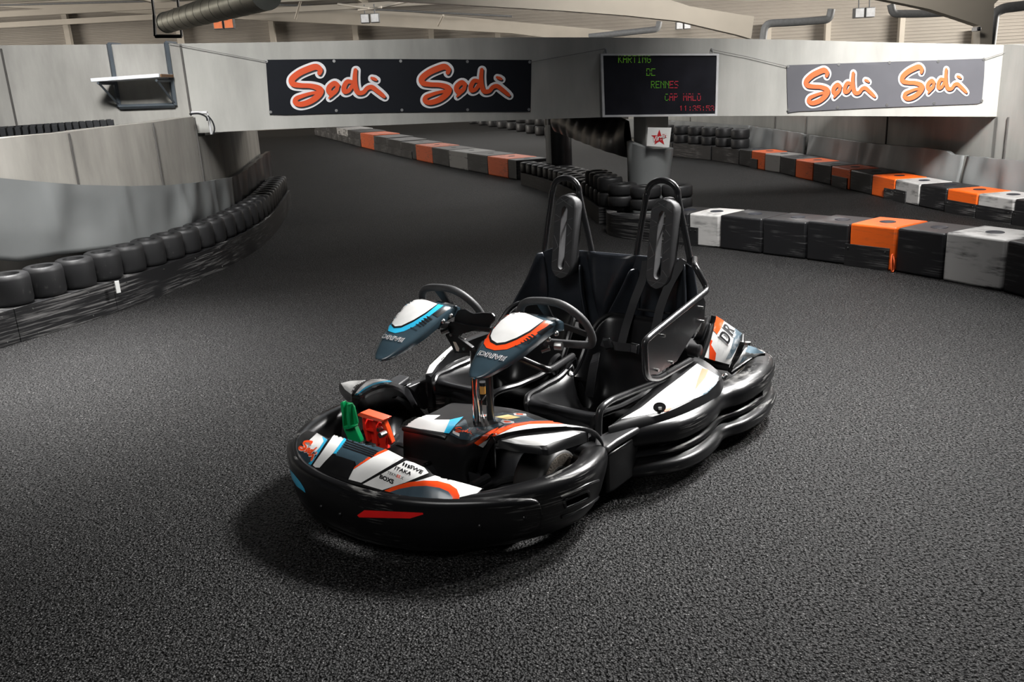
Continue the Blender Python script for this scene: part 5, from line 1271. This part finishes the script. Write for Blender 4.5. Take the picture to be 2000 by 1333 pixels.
headrest(-.238, .012); headrest(.318, .012)
def hoop(yc, lft, rgt, zb, name='roll_hoop'):
    pts = [(-.36, lft, .50), (-.36, lft, .70), (-.362, lft + (yc - .082 - lft) * .85, 1.03), (-.365, yc - .082, 1.08)]
    arc = [(-.367, yc - .082 * math.cos(math.pi * k / 10), 1.075 + .066 * math.sin(math.pi * k / 10)) for k in range(11)]
    pts = pts[:3] + arc + [(-.362, rgt - (rgt - yc - .082) * .85, 1.02), (-.36, rgt, .70), (-.36, rgt, .50)]
    mb = MB(); mb.tube(catmull(pts, 4), .0155, 12); o = part(mb, name, M['tubing'])
    mb = MB(); mb.tube([(-.34, yc, .93), (-.36, yc + .06, .935), (-.362, yc + .13, .93)], .006, 6); part(mb, 'hoop_stay', M['tubing'], o); return o
hoop(-.277, -.432, -.112, .75); hoop(.280, .130, .442, .75)

# --- side guard and hand rail (driver's left side)
gp = [(-.362, .445, .775), (-.33, .47, .785), tuple(sy(1357, 519, .55)), tuple(sy(1383, 566, .61)), tuple(sy(1272, 655, .615)), tuple(sy(1258, 668, .615)), tuple(sy(1262, 738, .60)), tuple(sy(1284, 741, .60)), tuple(sy(1349, 704, .59))]
mb = MB(); mb.tube(fillet(gp, .035, 5), .0145, 12); guard = part(mb, 'side_guard_tube', M['tubing'])
gq = [sy(1270, 664, .606), sy(1372, 578, .606), sy(1378, 590, .606), sy(1376, 622, .606), sy(1345, 668, .606), sy(1322, 706, .606), sy(1284, 731, .606), sy(1268, 733, .606), sy(1264, 676, .606)]
mb = MB(); mb.prism(gq, (0, -.005, 0)); part(mb, 'guard_plate', M['plate'], guard, label='smoked polished plate inside the side guard')
studs('guard_bolt', [(sy(x, y, .606), (0, 1, 0), .007, .012) for x, y in ((1294, 656), (1282, 723), (1310, 708), (1369, 601), (1371, 628))], M['bolt'], guard)
mb = MB(); mb.tube(fillet([(.70, .565, .10), tuple(sy(1170, 800, .565)), tuple(sy(1192, 783, .565)), tuple(sy(1245, 762, .565)), tuple(sy(1300, 742, .57)), tuple(sy(1345, 722, .57))], .04, 5), .0145, 12); part(mb, 'hand_rail', M['tubing'])
# --- side pods and their bumpers
def pod(k):
    plan = [(.60, .575, .06, .27), (.565, .625, .06, .285), (.50, .680, .055, .292), (.40, .745, .05, .292), (.28, .775, .05, .290), (.15, .775, .05, .288), (.04, .757, .05, .285), (-.03, .765, .05, .285), (-.12, .80, .05, .29), (-.25, .815, .05, .295), (-.38, .805, .055, .30), (-.50, .775, .06, .30), (-.58, .72, .06, .30), (-.62, .64, .07, .30), (-.63, .50, .08, .29)]
    plan = [(a, b * k, c, d) for a, b, c, d in plan]
    prof = rprof([(-.08, .12), (-.04, .0), (-.005, .01), (.028, .05), (.040, .15), (.034, .26), (.010, .31), (.002, .35), (.014, .39), (.020, .44), (.012, .49), (-.006, .53), (.002, .58), (.024, .63), (.034, .78), (.022, .93), (-.01, .99), (-.05, .99), (-.09, .93), (-.10, .5)], 2)
    mb, rows = sweep(plan, prof, 1 if k > 0 else -1)
    o = part(mb, 'side_bumper', M['bumper'], ang=60)
    # top panel
    edge_o = [(.655, .592, .292), (.56, .645, .305), (.44, .715, .315), (.30, .752, .322), (.15, .765, .328), (.02, .758, .332), (-.06, .735, .335)]
    edge_i = [(.645, .585, .298), (.50, .585, .318), (.36, .58, .332), (.20, .574, .345), (.05, .569, .355), (-.08, .565, .36), (-.16, .562, .365)]
    A = resamp_n(catmull(edge_o, 4), 30); B = resamp_n(catmull(edge_i, 4), 30)
    A = [V((p.x, p.y * k, p.z)) for p in A]; B = [V((p.x, p.y * k, p.z)) for p in B]
    low = [p + V((0, .012 * k, -.03)) for p in A]; low2 = [p + V((0, 0, -.07)) for p in low]; inl = [p + V((0, 0, -.12)) for p in B]
    rows = [inl, B] + [[q.lerp(p, t) + V((0, 0, .010 * math.sin(math.pi * t))) for p, q in zip(A, B)] for t in (.2, .4, .6, .8)] + [A, low, low2]
    mb = MB(); mb.grid(rows); mb.add([r[-1] for r in rows], [tuple(range(len(rows)))])
    p = part(mb, 'side_pod', M['plastic'], ang=50)
    return o, p
podb, podt = pod(1)
lo_ = S3(Z3, [(795, 890, .285), (805, 850, .295), (840, 795, .305), (900, 730, .312), (1000, 650, .32), (1130, 580, .33), (1290, 520, .34), (1420, 480, .34)])
li_ = S3(Z3, [(840, 905, .285), (888, 850, .30), (905, 800, .31), (945, 745, .318), (1035, 675, .326), (1150, 610, .336), (1300, 555, .345), (1430, 515, .345)])
podt2 = strip('side_pod', lo_, li_, 60, M['plastic'], None, .16)
lb = [p for p in resamp_n(catmull([tuple(p) for p in lo_], 4), 8)]
mb, _ = sweep([(p.x, p.y + .01, .06, .265) for p in lb], rprof([(-.07, .1), (-.03, 0), (.0, .1), (.012, .25), (-.004, .45), (.008, .6), (.012, .85), (-.01, 1.0), (-.06, .97), (-.08, .5)], 2), -1)
podb2 = part(mb, 'side_bumper', M['bumper'], ang=60)
bv_pod = bvh_of(podt); bv_pod2 = bvh_of(podt2); bv_pb = bvh_of(podb)
pz = lambda name, pts, mat, off=.0018: sticker(name, [zmap(Z5, pts)], bv_pod, M[mat], podt, off)
pz('pod_sticker', [(285, 1018), (440, 930), (600, 800), (760, 680), (868, 592), (1035, 690), (1015, 745), (940, 820), (800, 880), (640, 950), (480, 985)], 'white')
pz('pod_sticker', [(915, 625), (1035, 690), (1015, 745), (940, 820), (800, 880), (850, 800), (905, 720)], 'slate_worn', .0026)
pz('pod_sticker', [(905, 628), (955, 640), (930, 700), (880, 760), (850, 800), (870, 720)], 'orange', .0034)
pz('pod_sticker', [(615, 945), (680, 925), (650, 955), (620, 962)], 'orange', .0034)
hole = [(581 + 50 * math.cos(a) , 928 + 38 * math.sin(a)) for a in [2 * math.pi * k / 18 for k in range(18)]]
pz('pod_hole_shade', hole, 'hole', .004)  # darkness of the opening painted flat on the pod
mb = MB(); h, n = touch(bv_pod, *Z5(585, 948)); mb.box(h + V((0, 0, .006)), (.03, .012, .006), .5); mb.tube([h + V((0, 0, .004)), h + V((0, 0, .012))], .008, 8); part(mb, 'pod_bolt', M['bolt'], podt)
mb = MB(); mb.box(sz(*Z5(1080, 690), .35), (.035, .02, .012), .3); mb.ball(sz(*Z5(1085, 685), .36), .012); part(mb, 'pod_latch', M['bolt'], podt)
sticker('pod_sticker', [zmap(Z3, [(800, 880), (830, 810), (960, 690), (1060, 610), (1130, 590), (1000, 690), (890, 810), (850, 870)])], bv_pod2, M['white'], podt2)
sticker('pod_sticker', [zmap(Z3, [(830, 750), (900, 728), (905, 742), (860, 772)])], bv_pod2, M['ink'], podt2, .003)
# link between the front bumper and the side bumper
for s_ in (1, -1):
    mb = MB(); mb.prism([(.545, .60 * s_, .285), (.545, .672 * s_, .285), (.60, .668 * s_, .285), (.68, .655 * s_, .278), (.76, .652 * s_, .272), (.775, .60 * s_, .272), (.70, .56 * s_, .278)], (0, 0, -.03)); part(mb, 'bumper_link', M['plastic_worn'], bevel=.01)
    mb = MB(); mb.prism([(.53, .655 * s_, .25), (.60, .658 * s_, .245), (.70, .650 * s_, .238), (.745, .640 * s_, .235), (.745, .60 * s_, .235), (.53, .60 * s_, .25)], (0, 0, -.17)); part(mb, 'link_plate', M['bumper'], bevel=.012)
def pslot(quad):
    q = [Z5(*p) for p in quad]; sticker('bumper_slot_shade', [q], bv_pb, M['hole'], podb, .002)  # slot darkness painted flat on the side bumper
pslot([(1300, 850), (1370, 800), (1372, 835), (1320, 860)])

# --- rear fairing beside the engine
def patch(corners, n=10, bulge=.0):
    a, b, c, d = [V(p) for p in corners]; rows = []
    nrm = (b - a).cross(d - a).normalized()
    for j in range(n + 1):
        v = j / n; rows.append([a.lerp(b, i / n).lerp(d.lerp(c, i / n), v) + nrm * bulge * math.sin(math.pi * i / n) * math.sin(math.pi * v) for i in range(n + 1)])
    return rows
tl, tr_, br_, bl_ = sz(*ZE(590, 245), .52), sz(*ZE(1072, 575), .435), sz(*ZE(840, 1110), .318), sz(*ZE(365, 970), .362)
mb = MB(); rows = patch((tl, tr_, br_, bl_), 10, -.012); mb.grid(rows)
rf = part(mb, 'rear_fairing', M['plastic'], ang=40, solid=.006)
bv_rf = bvh_of(rf)
re = lambda name, pts, mat, off=.004: sticker(name, [zmap(ZE, pts)], bv_rf, M[mat], rf, off, 6)
re('fairing_sticker', [(600, 258), (1060, 572), (1010, 700), (830, 1095), (370, 965), (470, 700), (550, 500)], 'white_worn', .016)
re('fairing_sticker', [(600, 258), (735, 348), (690, 470), (620, 580), (550, 500), (575, 400)], 'orange_worn', .018)
re('fairing_sticker', [(505, 665), (545, 690), (520, 760), (600, 900), (580, 1030), (480, 1000), (490, 850)], 'redorange', .018)
re('fairing_sticker', [(930, 480), (1060, 572), (1010, 700), (900, 900), (850, 980), (760, 1010), (860, 800), (900, 640), (880, 560)], 'slate_worn', .018)
for body, q in (('D', [(640, 640), (700, 500), (875, 640), (800, 750)]), ('R', [(705, 480), (745, 380), (915, 520), (880, 610)])):
    for bd, mt, of in ((.08, 'print_white', .020), (.025, 'ink', .022)):
        vs, fs = text2d(body, bd, .2)
        c = [sum(p[i] for p in q) / 4 for i in (0, 1)]; g_ = 1.14 if bd > .05 else 1.0
        qq = [ZE(c[0] + (p[0] - c[0]) * g_, c[1] + (p[1] - c[1]) * g_) for p in q]
        sticker('lettering', None, bv_rf, M[mt], rf, of, mesh2=(quadmap(vs, qq), fs))
# black frame round it, inner wall, fin and tail over the rear wheel
mb = MB(); mb.tube([bl_ + V((.02, 0, -.02)), sz(*ZE(480, 640), .44), sz(*ZE(548, 380), .49), sz(*ZE(570, 245), .525)], .012, 8); part(mb, 'fairing_edge', M['plastic'], rf)
mb = MB(); mb.tube([sz(*ZE(1072, 578), .437), sz(*ZE(1060, 720), .42), sz(*ZE(960, 960), .36), sz(*ZE(840, 1220), .285)], [.008, .012, .013, .008], 8); part(mb, 'fairing_fin', M['bumper'], rf)
mb = MB(); mb.prism([bl_, br_, sz(*ZE(830, 1210), .29), sz(*ZE(640, 1180), .29), sz(*ZE(330, 1035), .335)], (-.02, -.01, 0)); part(mb, 'fairing_foot', M['plastic'], rf, bevel=.004)
mb = MB(); mb.grid([[V(p) for p in r] for r in ([sz(*ZE(410, 280), .50), sz(*ZE(540, 270), .515)], [sz(*ZE(330, 500), .44), sz(*ZE(500, 500), .47)], [sz(*ZE(220, 660), .40), sz(*ZE(420, 700), .42)], [sz(*ZE(330, 760), .38), sz(*ZE(400, 850), .39)])]); part(mb, 'fairing_inner', M['bumper'], rf, solid=.004)
tw = [[V(p) for p in r] for r in ([sz(*ZE(1130, 750), .40), sz(*ZE(1300, 810), .375), sz(*ZE(1450, 880), .335)], [sz(*ZE(1060, 900), .375), sz(*ZE(1200, 920), .36), sz(*ZE(1440, 910), .325)], [sz(*ZE(950, 1090), .33), sz(*ZE(1080, 1040), .335), sz(*ZE(1230, 960), .33)], [sz(*ZE(860, 1210), .29), sz(*ZE(950, 1160), .30), sz(*ZE(1060, 1070), .315)])]
mb = MB(); mb.grid(tw); tail = part(mb, 'tail_cover', M['white_worn'], rf, solid=.008, sub=2)
mb = MB(); mb.tube(catmull([tuple(sz(*ZE(1455, 905), .328)), tuple(sz(*ZE(1300, 930), .325)), tuple(sz(*ZE(1130, 1050), .31)), tuple(sz(*ZE(870, 1235), .28))], 4), .009, 8); part(mb, 'tail_edge', M['bumper'], rf)
bv_t = bvh_of(tail)
sticker('tail_sticker', [zmap(ZE, [(1140, 770), (1300, 820), (1420, 880), (1250, 890), (1180, 910), (1090, 880)])], bv_t, M['slate_worn'], tail, .018)
sticker('tail_sticker', [zmap(ZE, [(1060, 930), (1130, 950), (1060, 1020), (980, 1070)])], bv_t, M['slate_worn'], tail, .018)
mb = MB(); p = sz(*ZE(1160, 740), .42); mb.tube([p, p + V((0, 0, .012))], .014, 10); part(mb, 'tail_cap', M['bolt'], rf)
mb = MB(); mb.lathe([(.03, 0), (.03, .05), (.022, .055), (0, .055)], 14, (0, 0, 0), 'Y', closed=False); part(mb, 'fuel_cap', M['plastic'], loc=sy(*ZE(150, 830), .56))
# engine mass behind the seats and the rear bumper
mb = MB(); mb.box((-.48, .28, .22), (.22, .34, .22)); mb.box((-.48, -.28, .22), (.22, .34, .22)); mb.box((-.45, 0, .36), (.12, .5, .06)); part(mb, 'engine', M['plastic'], bevel=.02)
mb = MB(); mb.tube(fillet([(-.60, -.66, .2), (-.70, -.55, .2), (-.70, .55, .2), (-.60, .66, .2)], .06), .035, 12); part(mb, 'rear_bumper', M['bumper'])

# --- steering: posts, bracket, columns, wheels, nose fairings
mb = MB(); b0, t0 = sz(930, 834, .29), sx(930, 676, .80); b0 = V((b0.x, b0.y, .10)); mb.tube([b0, V((b0.x - .04, b0.y - .02, .60))], .0165, 14); part(mb, 'steering_post', M['chrome'])
b1 = sz(957, 830, .29); mb = MB(); mb.tube([V((b1.x, b1.y, .10)), V((b1.x - .04, b1.y - .02, .60))], .0155, 14); part(mb, 'steering_post', M['tubing'])
mb = MB(); mb.tube(catmull([tuple(sx(*ZB(815, 395), .80)), tuple(sx(*ZB(750, 480), .80)), tuple(sx(*ZB(745, 600), .81)), tuple(sx(*ZB(775, 720), .83)), tuple(sx(*ZB(815, 830), .86))], 5), .004, 6); part(mb, 'cable', M['tubing'])
mb = MB(); p = sx(*ZB(765, 300), .52); mb.tube([p + V((0, 0, -.02)), p + V((0, 0, .018))], .017, 14); o = part(mb, 'brake_reservoir', M['amber'], label='amber brake fluid cup')
mb = MB(); mb.tube([p + V((0, 0, .019)), p + V((0, 0, .035))], .0185, 14); part(mb, 'reservoir_cap', M['plastic'], o)
X = .66
def zc(pts, x=X): return [sx(*ZC(*p), x) for p in pts]
mb = MB(); mb.prism(zc([(600, 700), (650, 600), (700, 575), (780, 572), (870, 630), (930, 650), (1080, 635), (1240, 640), (1290, 700), (1285, 770), (1180, 900), (850, 850), (590, 790)]), (-.012, 0, 0))
br = part(mb, 'steering_bracket', M['plastic'], bevel=.004)
mb = MB(); mb.prism(zc([(500, 815), (590, 790), (850, 850), (1200, 895), (1180, 960), (1000, 930), (700, 1010), (660, 1060), (900, 1240), (905, 1333), (600, 1333), (540, 1200), (440, 1030), (440, 930)], .675), (-.02, 0, 0)); part(mb, 'bracket_plate', M['plastic'], br, bevel=.004)
mb = MB(); mb.prism([sx(*ZC(x, y), .67) for x, y in [(590, 1130), (640, 1140), (700, 1250), (690, 1300), (650, 1290)]], (.006, 0, 0)); part(mb, 'bracket_window', M['steelwork'], br)
studs('bracket_bolt', [(sx(*ZC(x, y), .676), (1, 0, 0), .007, .006) for x, y in ((545, 1015), (770, 1260))], M['bolt'], br)
mb = MB(); mb.tube([(.66, -.20, .625), (.66, .30, .635)], .012, 10); part(mb, 'bracket_bar', M['tubing'], br)
mb = MB(); mb.tube(fillet([tuple(sx(*Z4(200, 700), .62)), tuple(sx(*Z4(440, 805), .56)), tuple(sx(*Z4(620, 690), .30))], .04), .0155, 12); part(mb, 'grab_bar', M['tubing'])

def steering(yc, roll, glow):
    c = V((.56, yc, .667)); up = V((.50, 0, .866)); lat = V((0, 1, 0))
    cr, sr = math.cos(roll), math.sin(roll)
    def P(a, b, d=0): a, b = a * cr - b * sr, a * sr + b * cr; return c + lat * a + up * b + V((.866, 0, -.5)) * d
    ring = [(-.06, .118), (.06, .118), (.125, .085), (.165, .02), (.168, -.05), (.145, -.105), (.10, -.118), (-.10, -.118), (-.145, -.105), (-.168, -.05), (-.165, .02), (-.125, .085)]
    mb = MB(); R = catmull(ring, 6, closed=True); mb.tube([P(*q) for q in R], .0165, 12, closed=True); o = part(mb, 'steering_wheel', M['foam'])
    mb = MB()
    for poly in ([(-.028, .11), (.028, .11), (.022, .05), (.03, .0), (-.03, .0), (-.022, .05)], [(.02, .01), (.03, -.02), (.14, -.065), (.155, -.035), (.07, .0)], [(-.02, .01), (-.03, -.02), (-.14, -.065), (-.155, -.035), (-.07, .0)], [(-.035, -.035), (.035, -.035), (.035, .035), (-.035, .035)]):
        mb.prism([P(*q) for q in poly], V((.866, 0, -.5)) * .006)
    part(mb, 'wheel_spoke', M['plastic'], o)
    mb = MB(); mb.tube([P(0, 0, .01), P(0, 0, .12)], .02, 14); part(mb, 'steering_column', M['tubing'], o)
    studs('wheel_bolt', [(P(*q), None, .006, 0) for q in ((0, .08), (.12, -.045))], M['bolt'], o)
    return o
steering(-.285, .10, 0); steering(.278, .10, 0)

def fairing(c0, tip, hw0, name):
    """tapering nose fairing from the steering bracket to its tip"""
    st = [(.0, .0, 1.0), (.18, .018, 1.04), (.38, .018, 1.0), (.56, .012, .90), (.72, .007, .75), (.85, .001, .56), (.94, -.004, .37), (.985, -.006, .2), (1.0, -.007, .08)]
    P = catmull(st, 10); rows = []
    for t, lift, w in P:
        c = V(c0).lerp(V(tip), t) + V((0, 0, lift * 1.6)); hw = hw0 * w; dep = .028 * (1 - t) + .008; row = []
        for k in range(-18, 19):
            u = k / 18; y = hw * math.sin(u * math.pi / 2); z = -hw * .30 * abs(u) ** 2.4
            row.append(c + V((-.05 * (abs(u) ** 2) * (1 - t), y, z)))
        row = [row[0] + V((-.01, .006, -dep))] + row + [row[-1] + V((-.01, -.006, -dep))]
        rows.append(row)
    mb = MB(); mb.grid(rows); mb.add(rows[-1], [tuple(range(len(rows[-1])))]); mb.add(rows[0], [tuple(range(len(rows[0])))[::-1]])
    return part(mb, name, M['navy'], ang=50), rows
fA, _ = fairing((.665, -.293, .725), (1.03, -.280, .570), .114, 'steering_fairing')
fB, _ = fairing((.665, .254, .728), (1.03, .235, .578), .114, 'steering_fairing')
bvA, bvB = bvh_of(fA), bvh_of(fB)
def fs(name, pts, mat, bvh, par, off, zf=Z3): return sticker(name, [zmap(zf, pts)], bvh, M[mat], par, off, 6)
cy_out = [(915, 316), (942, 322), (800, 430), (700, 495), (620, 532), (550, 548), (492, 530), (500, 482), (524, 420), (575, 355), (645, 298), (700, 256)]
dk = [(738, 250), (905, 308), (800, 393), (700, 455), (600, 503), (540, 508), (514, 478), (520, 430), (566, 374), (632, 308), (702, 256)]
wh = [(706, 260), (738, 256), (893, 311), (795, 382), (700, 440), (600, 488), (550, 494), (526, 470), (532, 434), (574, 380), (640, 312)]
fs('fairing_sticker', cy_out, 'cyan', bvA, fA, .0012); fs('fairing_sticker', dk, 'plastic', bvA, fA, .0019); fs('fairing_sticker', wh, 'white', bvA, fA, .0026)
B_out = [(1069.6, 629), (1075, 632), (1040, 660), (1012, 674), (990, 683), (966, 685), (950, 680), (945, 672), (948, 660), (957, 645), (976, 624), (997, 608), (1008, 606)]
B_dk = [(1006, 608), (1019, 607.5), (1064, 627), (1036, 650), (1010, 664), (988, 673), (970, 675.5), (958, 669), (955, 659), (960, 645), (976.5, 625.5), (996, 612)]
B_wh = [(1007, 609.5), (1018.5, 609), (1061, 627), (1034, 647), (1009, 660.5), (987, 669), (971, 671), (961, 664.5), (958.5, 657), (963, 645.5), (979, 627), (998, 613.5)]
idf = lambda x, y: (x, y)
fs('fairing_sticker', B_out, 'redorange', bvB, fB, .0012, idf); fs('fairing_sticker', B_dk, 'plastic', bvB, fB, .0019, idf); fs('fairing_sticker', B_wh, 'white', bvB, fB, .0026, idf)
bars = [[(800, 412), (815, 409), (856, 434), (840, 442)], [(775, 428), (795, 424), (836, 450), (815, 457)], [(757, 445), (773, 441), (811, 468), (797, 473)], [(740, 458), (751, 455), (793, 485), (783, 488)], [(715, 475), (722, 472), (768, 493), (760, 497)], [(672, 502), (678, 499), (732, 526), (726, 528)]]
for b_ in bars + [[(960, 330), (990, 345), (895, 418), (850, 395)]]:
    fs('fairing_stripe', b_, 'ink', bvA, fA, .0019); fs('fairing_stripe', [(x + 204 * 4.1667, y + 35 * 4.1667) for x, y in b_], 'ink', bvB, fB, .0019)
for body, q, bvh, par in (('DRIVE', [(440, 552), (628, 588), (612, 622), (430, 586)], bvA, fA), ('DRIVE', [(1232, 690), (1458, 738), (1440, 775), (1222, 727)], bvB, fB)):
    for bd, mt, of, g_ in ((.06, 'print_white', .0022, 1.1), (.0, 'ink', .0030, 1.0)):
        vs, f_ = text2d(body, bd, .25, 1.05); c = [sum(p[i] for p in q) / 4 for i in (0, 1)]
        sticker('lettering', None, bvh, M[mt], par, of, mesh2=(quadmap(vs, [Z3(c[0] + (p[0] - c[0]) * (1 + (g_ - 1) * .4), c[1] + (p[1] - c[1]) * g_) for p in q]), f_))
for bx, by, bvh, par in ((0, 0, bvA, fA), (206, 35, bvB, fB)):
    it = []
    for x, y in ((865, 628), (880.5, 617)):
        h, n, _, _ = bvh.ray_cast(KC, kray(x + bx, y + by).normalized())
        if h is None: h = sx(x + bx, y + by, .70)
        it.append((h, None, .0115, 0))
    studs('fairing_bolt', it, M['bolt'], par)
studs('column_nut', [(sx(1057, 685, .70), (-.6, .8, .3), .013, .035), (sx(862, 650, .70), (-.6, .8, .3), .013, .035), (sx(1084, 676, .66), (-.3, 1, 0), .017, .03)], M['bolt'], br)

# --- seat belts on the driver's left seat
def belt(pts, w, name, mat='webbing'):
    P = [V(p) for p in catmull([tuple(p) for p in pts], 6)]; rows = []
    for i, p in enumerate(P):
        t = (P[min(i + 1, len(P) - 1)] - P[max(i - 1, 0)]).normalized(); side = t.cross(V((1, 0, .3))).normalized()
        rows.append([p - side * w / 2, p + side * w / 2])
    mb = MB(); mb.grid(rows); return part(mb, name, M[mat], seatL, solid=.003, smooth=False)
belt([sx(1262, 510, -.30), sx(1255, 545, -.26), sx(1238, 590, -.20), sx(1222, 640, -.11), sx(1212, 680, -.06)], .045, 'seat_belt')
belt([sx(1335, 508, -.31), sx(1310, 550, -.26), sx(1290, 600, -.19), sx(1278, 650, -.12), sx(1262, 690, -.06)], .045, 'seat_belt')
belt([sx(1165, 690, .02), sx(1160, 710, .08), sx(1154, 745, .12), sx(1150, 775, .14)], .045, 'seat_belt')
belt([sx(1175, 668, -.03), sx(1200, 676, -.05), sx(1235, 680, -.05)], .04, 'seat_belt')
def buckle(x, y, xx, mat, rz):
    mb = MB(); p = sx(x, y, xx); mb.box(p, (.012, .042, .05), 0, mat=Matrix.Rotation(rz, 3, 'X')); o = part(mb, 'belt_buckle', M['bracket_black'], seatL, bevel=.004)
    mb = MB(); mb.box(p + V((.008, 0, 0)), (.006, .034, .042), 0, mat=Matrix.Rotation(rz, 3, 'X')); part(mb, 'buckle_plate', M[mat], o, bevel=.003)
buckle(1240, 681, -.035, 'chrome', -.1); buckle(1187, 672, -.02, 'bracket_black', .35)
mb = MB(); mb.tube([sx(*Z4(1115, 330), -.20), sx(*Z4(1370, 365), -.20)], .006, 8); mb.box(sx(*Z4(1200, 405), -.22), (.02, .05, .02)); part(mb, 'belt_bar', M['tubing'], seatL)
# ------------------------------------------------------------------ light
def area(name, loc, target, size, power, col=(1, 1, 1), spread=180):
    l = bpy.data.lights.new(name, 'AREA'); l.shape = 'RECTANGLE'; l.size, l.size_y = size; l.energy = power; l.color = col; l.spread = math.radians(spread)
    o = bpy.data.objects.new(name, l); COL.objects.link(o); o.location = loc
    o.rotation_euler = (V(target) - V(loc)).to_track_quat('-Z', 'Y').to_euler(); return o
area('skylight_key', (3.7, 6.6, 5.4), (.2, 4.2, 0), (1.3, 1.3), 330, (1, .985, .965), 78)
area('skylight_side', (5.8, 5.0, 5.0), (1.0, 3.8, .2), (1.3, 1.3), 30, (1, .985, .965), 34)
area('skylight_left', (-3.6, 6.6, 5.8), (-3.0, 5.2, 0), (1.2, 1.2), 115, (1, .985, .97), 40)
area('skylight_bridge', (4.0, 3.5, 6.0), (5.2, 10.2, 1.5), (1.6, 1.6), 142, (1, .98, .955), 45)
area('skylight_bridge', (-1.9, 3.0, 6.0), (-3.4, 8.8, 1.5), (1.6, 1.6), 92, (1, .99, .97), 56)
area('fill_front', (-2.2, -.8, 5.6), (.2, 3.0, .3), (2.5, 2.5), 16, (1, .99, .97), 50)  # added fill for the dark kart front, not a roof opening
area('fill_mid', (2.0, 6.2, 5.5), (2.5, 8.3, .2), (1.2, 1.2), 60, (1, .985, .96), 50)  # added fill to lift the pale blocks of the near right row
area('skylight_back', (0, 30, 6.4), (0, 26, 0), (10, 14), 420, (1, .965, .92))
area('skylight_right', (5.5, 16, 6.2), (4.2, 14.5, .3), (3, 5), 150, (1, .97, .94), 120)
area('fill_roof', (2, 11, 6.0), (7, 28, 5.2), (3, 1.5), 420, (1, .95, .88), 60)  # added fill aimed along the hall at the girders and back wall
area('fill_side', (-44, 36, 5.5), (0, 47, 6.0), (12, 3), 3000, (1, .93, .84), 90)  # added fill for the dark roof steelwork, no real window here
area('fill_side', (44, 36, 5.5), (0, 47, 6.0), (12, 3), 7500, (1, .94, .86), 90)  # stronger added fill from the opposite side, also for the steelwork
w = bpy.data.worlds.new('world'); SC.world = w; w.use_nodes = True
bg = w.node_tree.nodes['Background']; bg.inputs[0].default_value = (.78, .86, 1, 1); bg.inputs[1].default_value = .04
vs_ = SC.view_settings; vs_.view_transform = 'Standard'; vs_.look = 'None'; vs_.gamma = 1; vs_.use_curve_mapping = False; vs_.exposure = 0
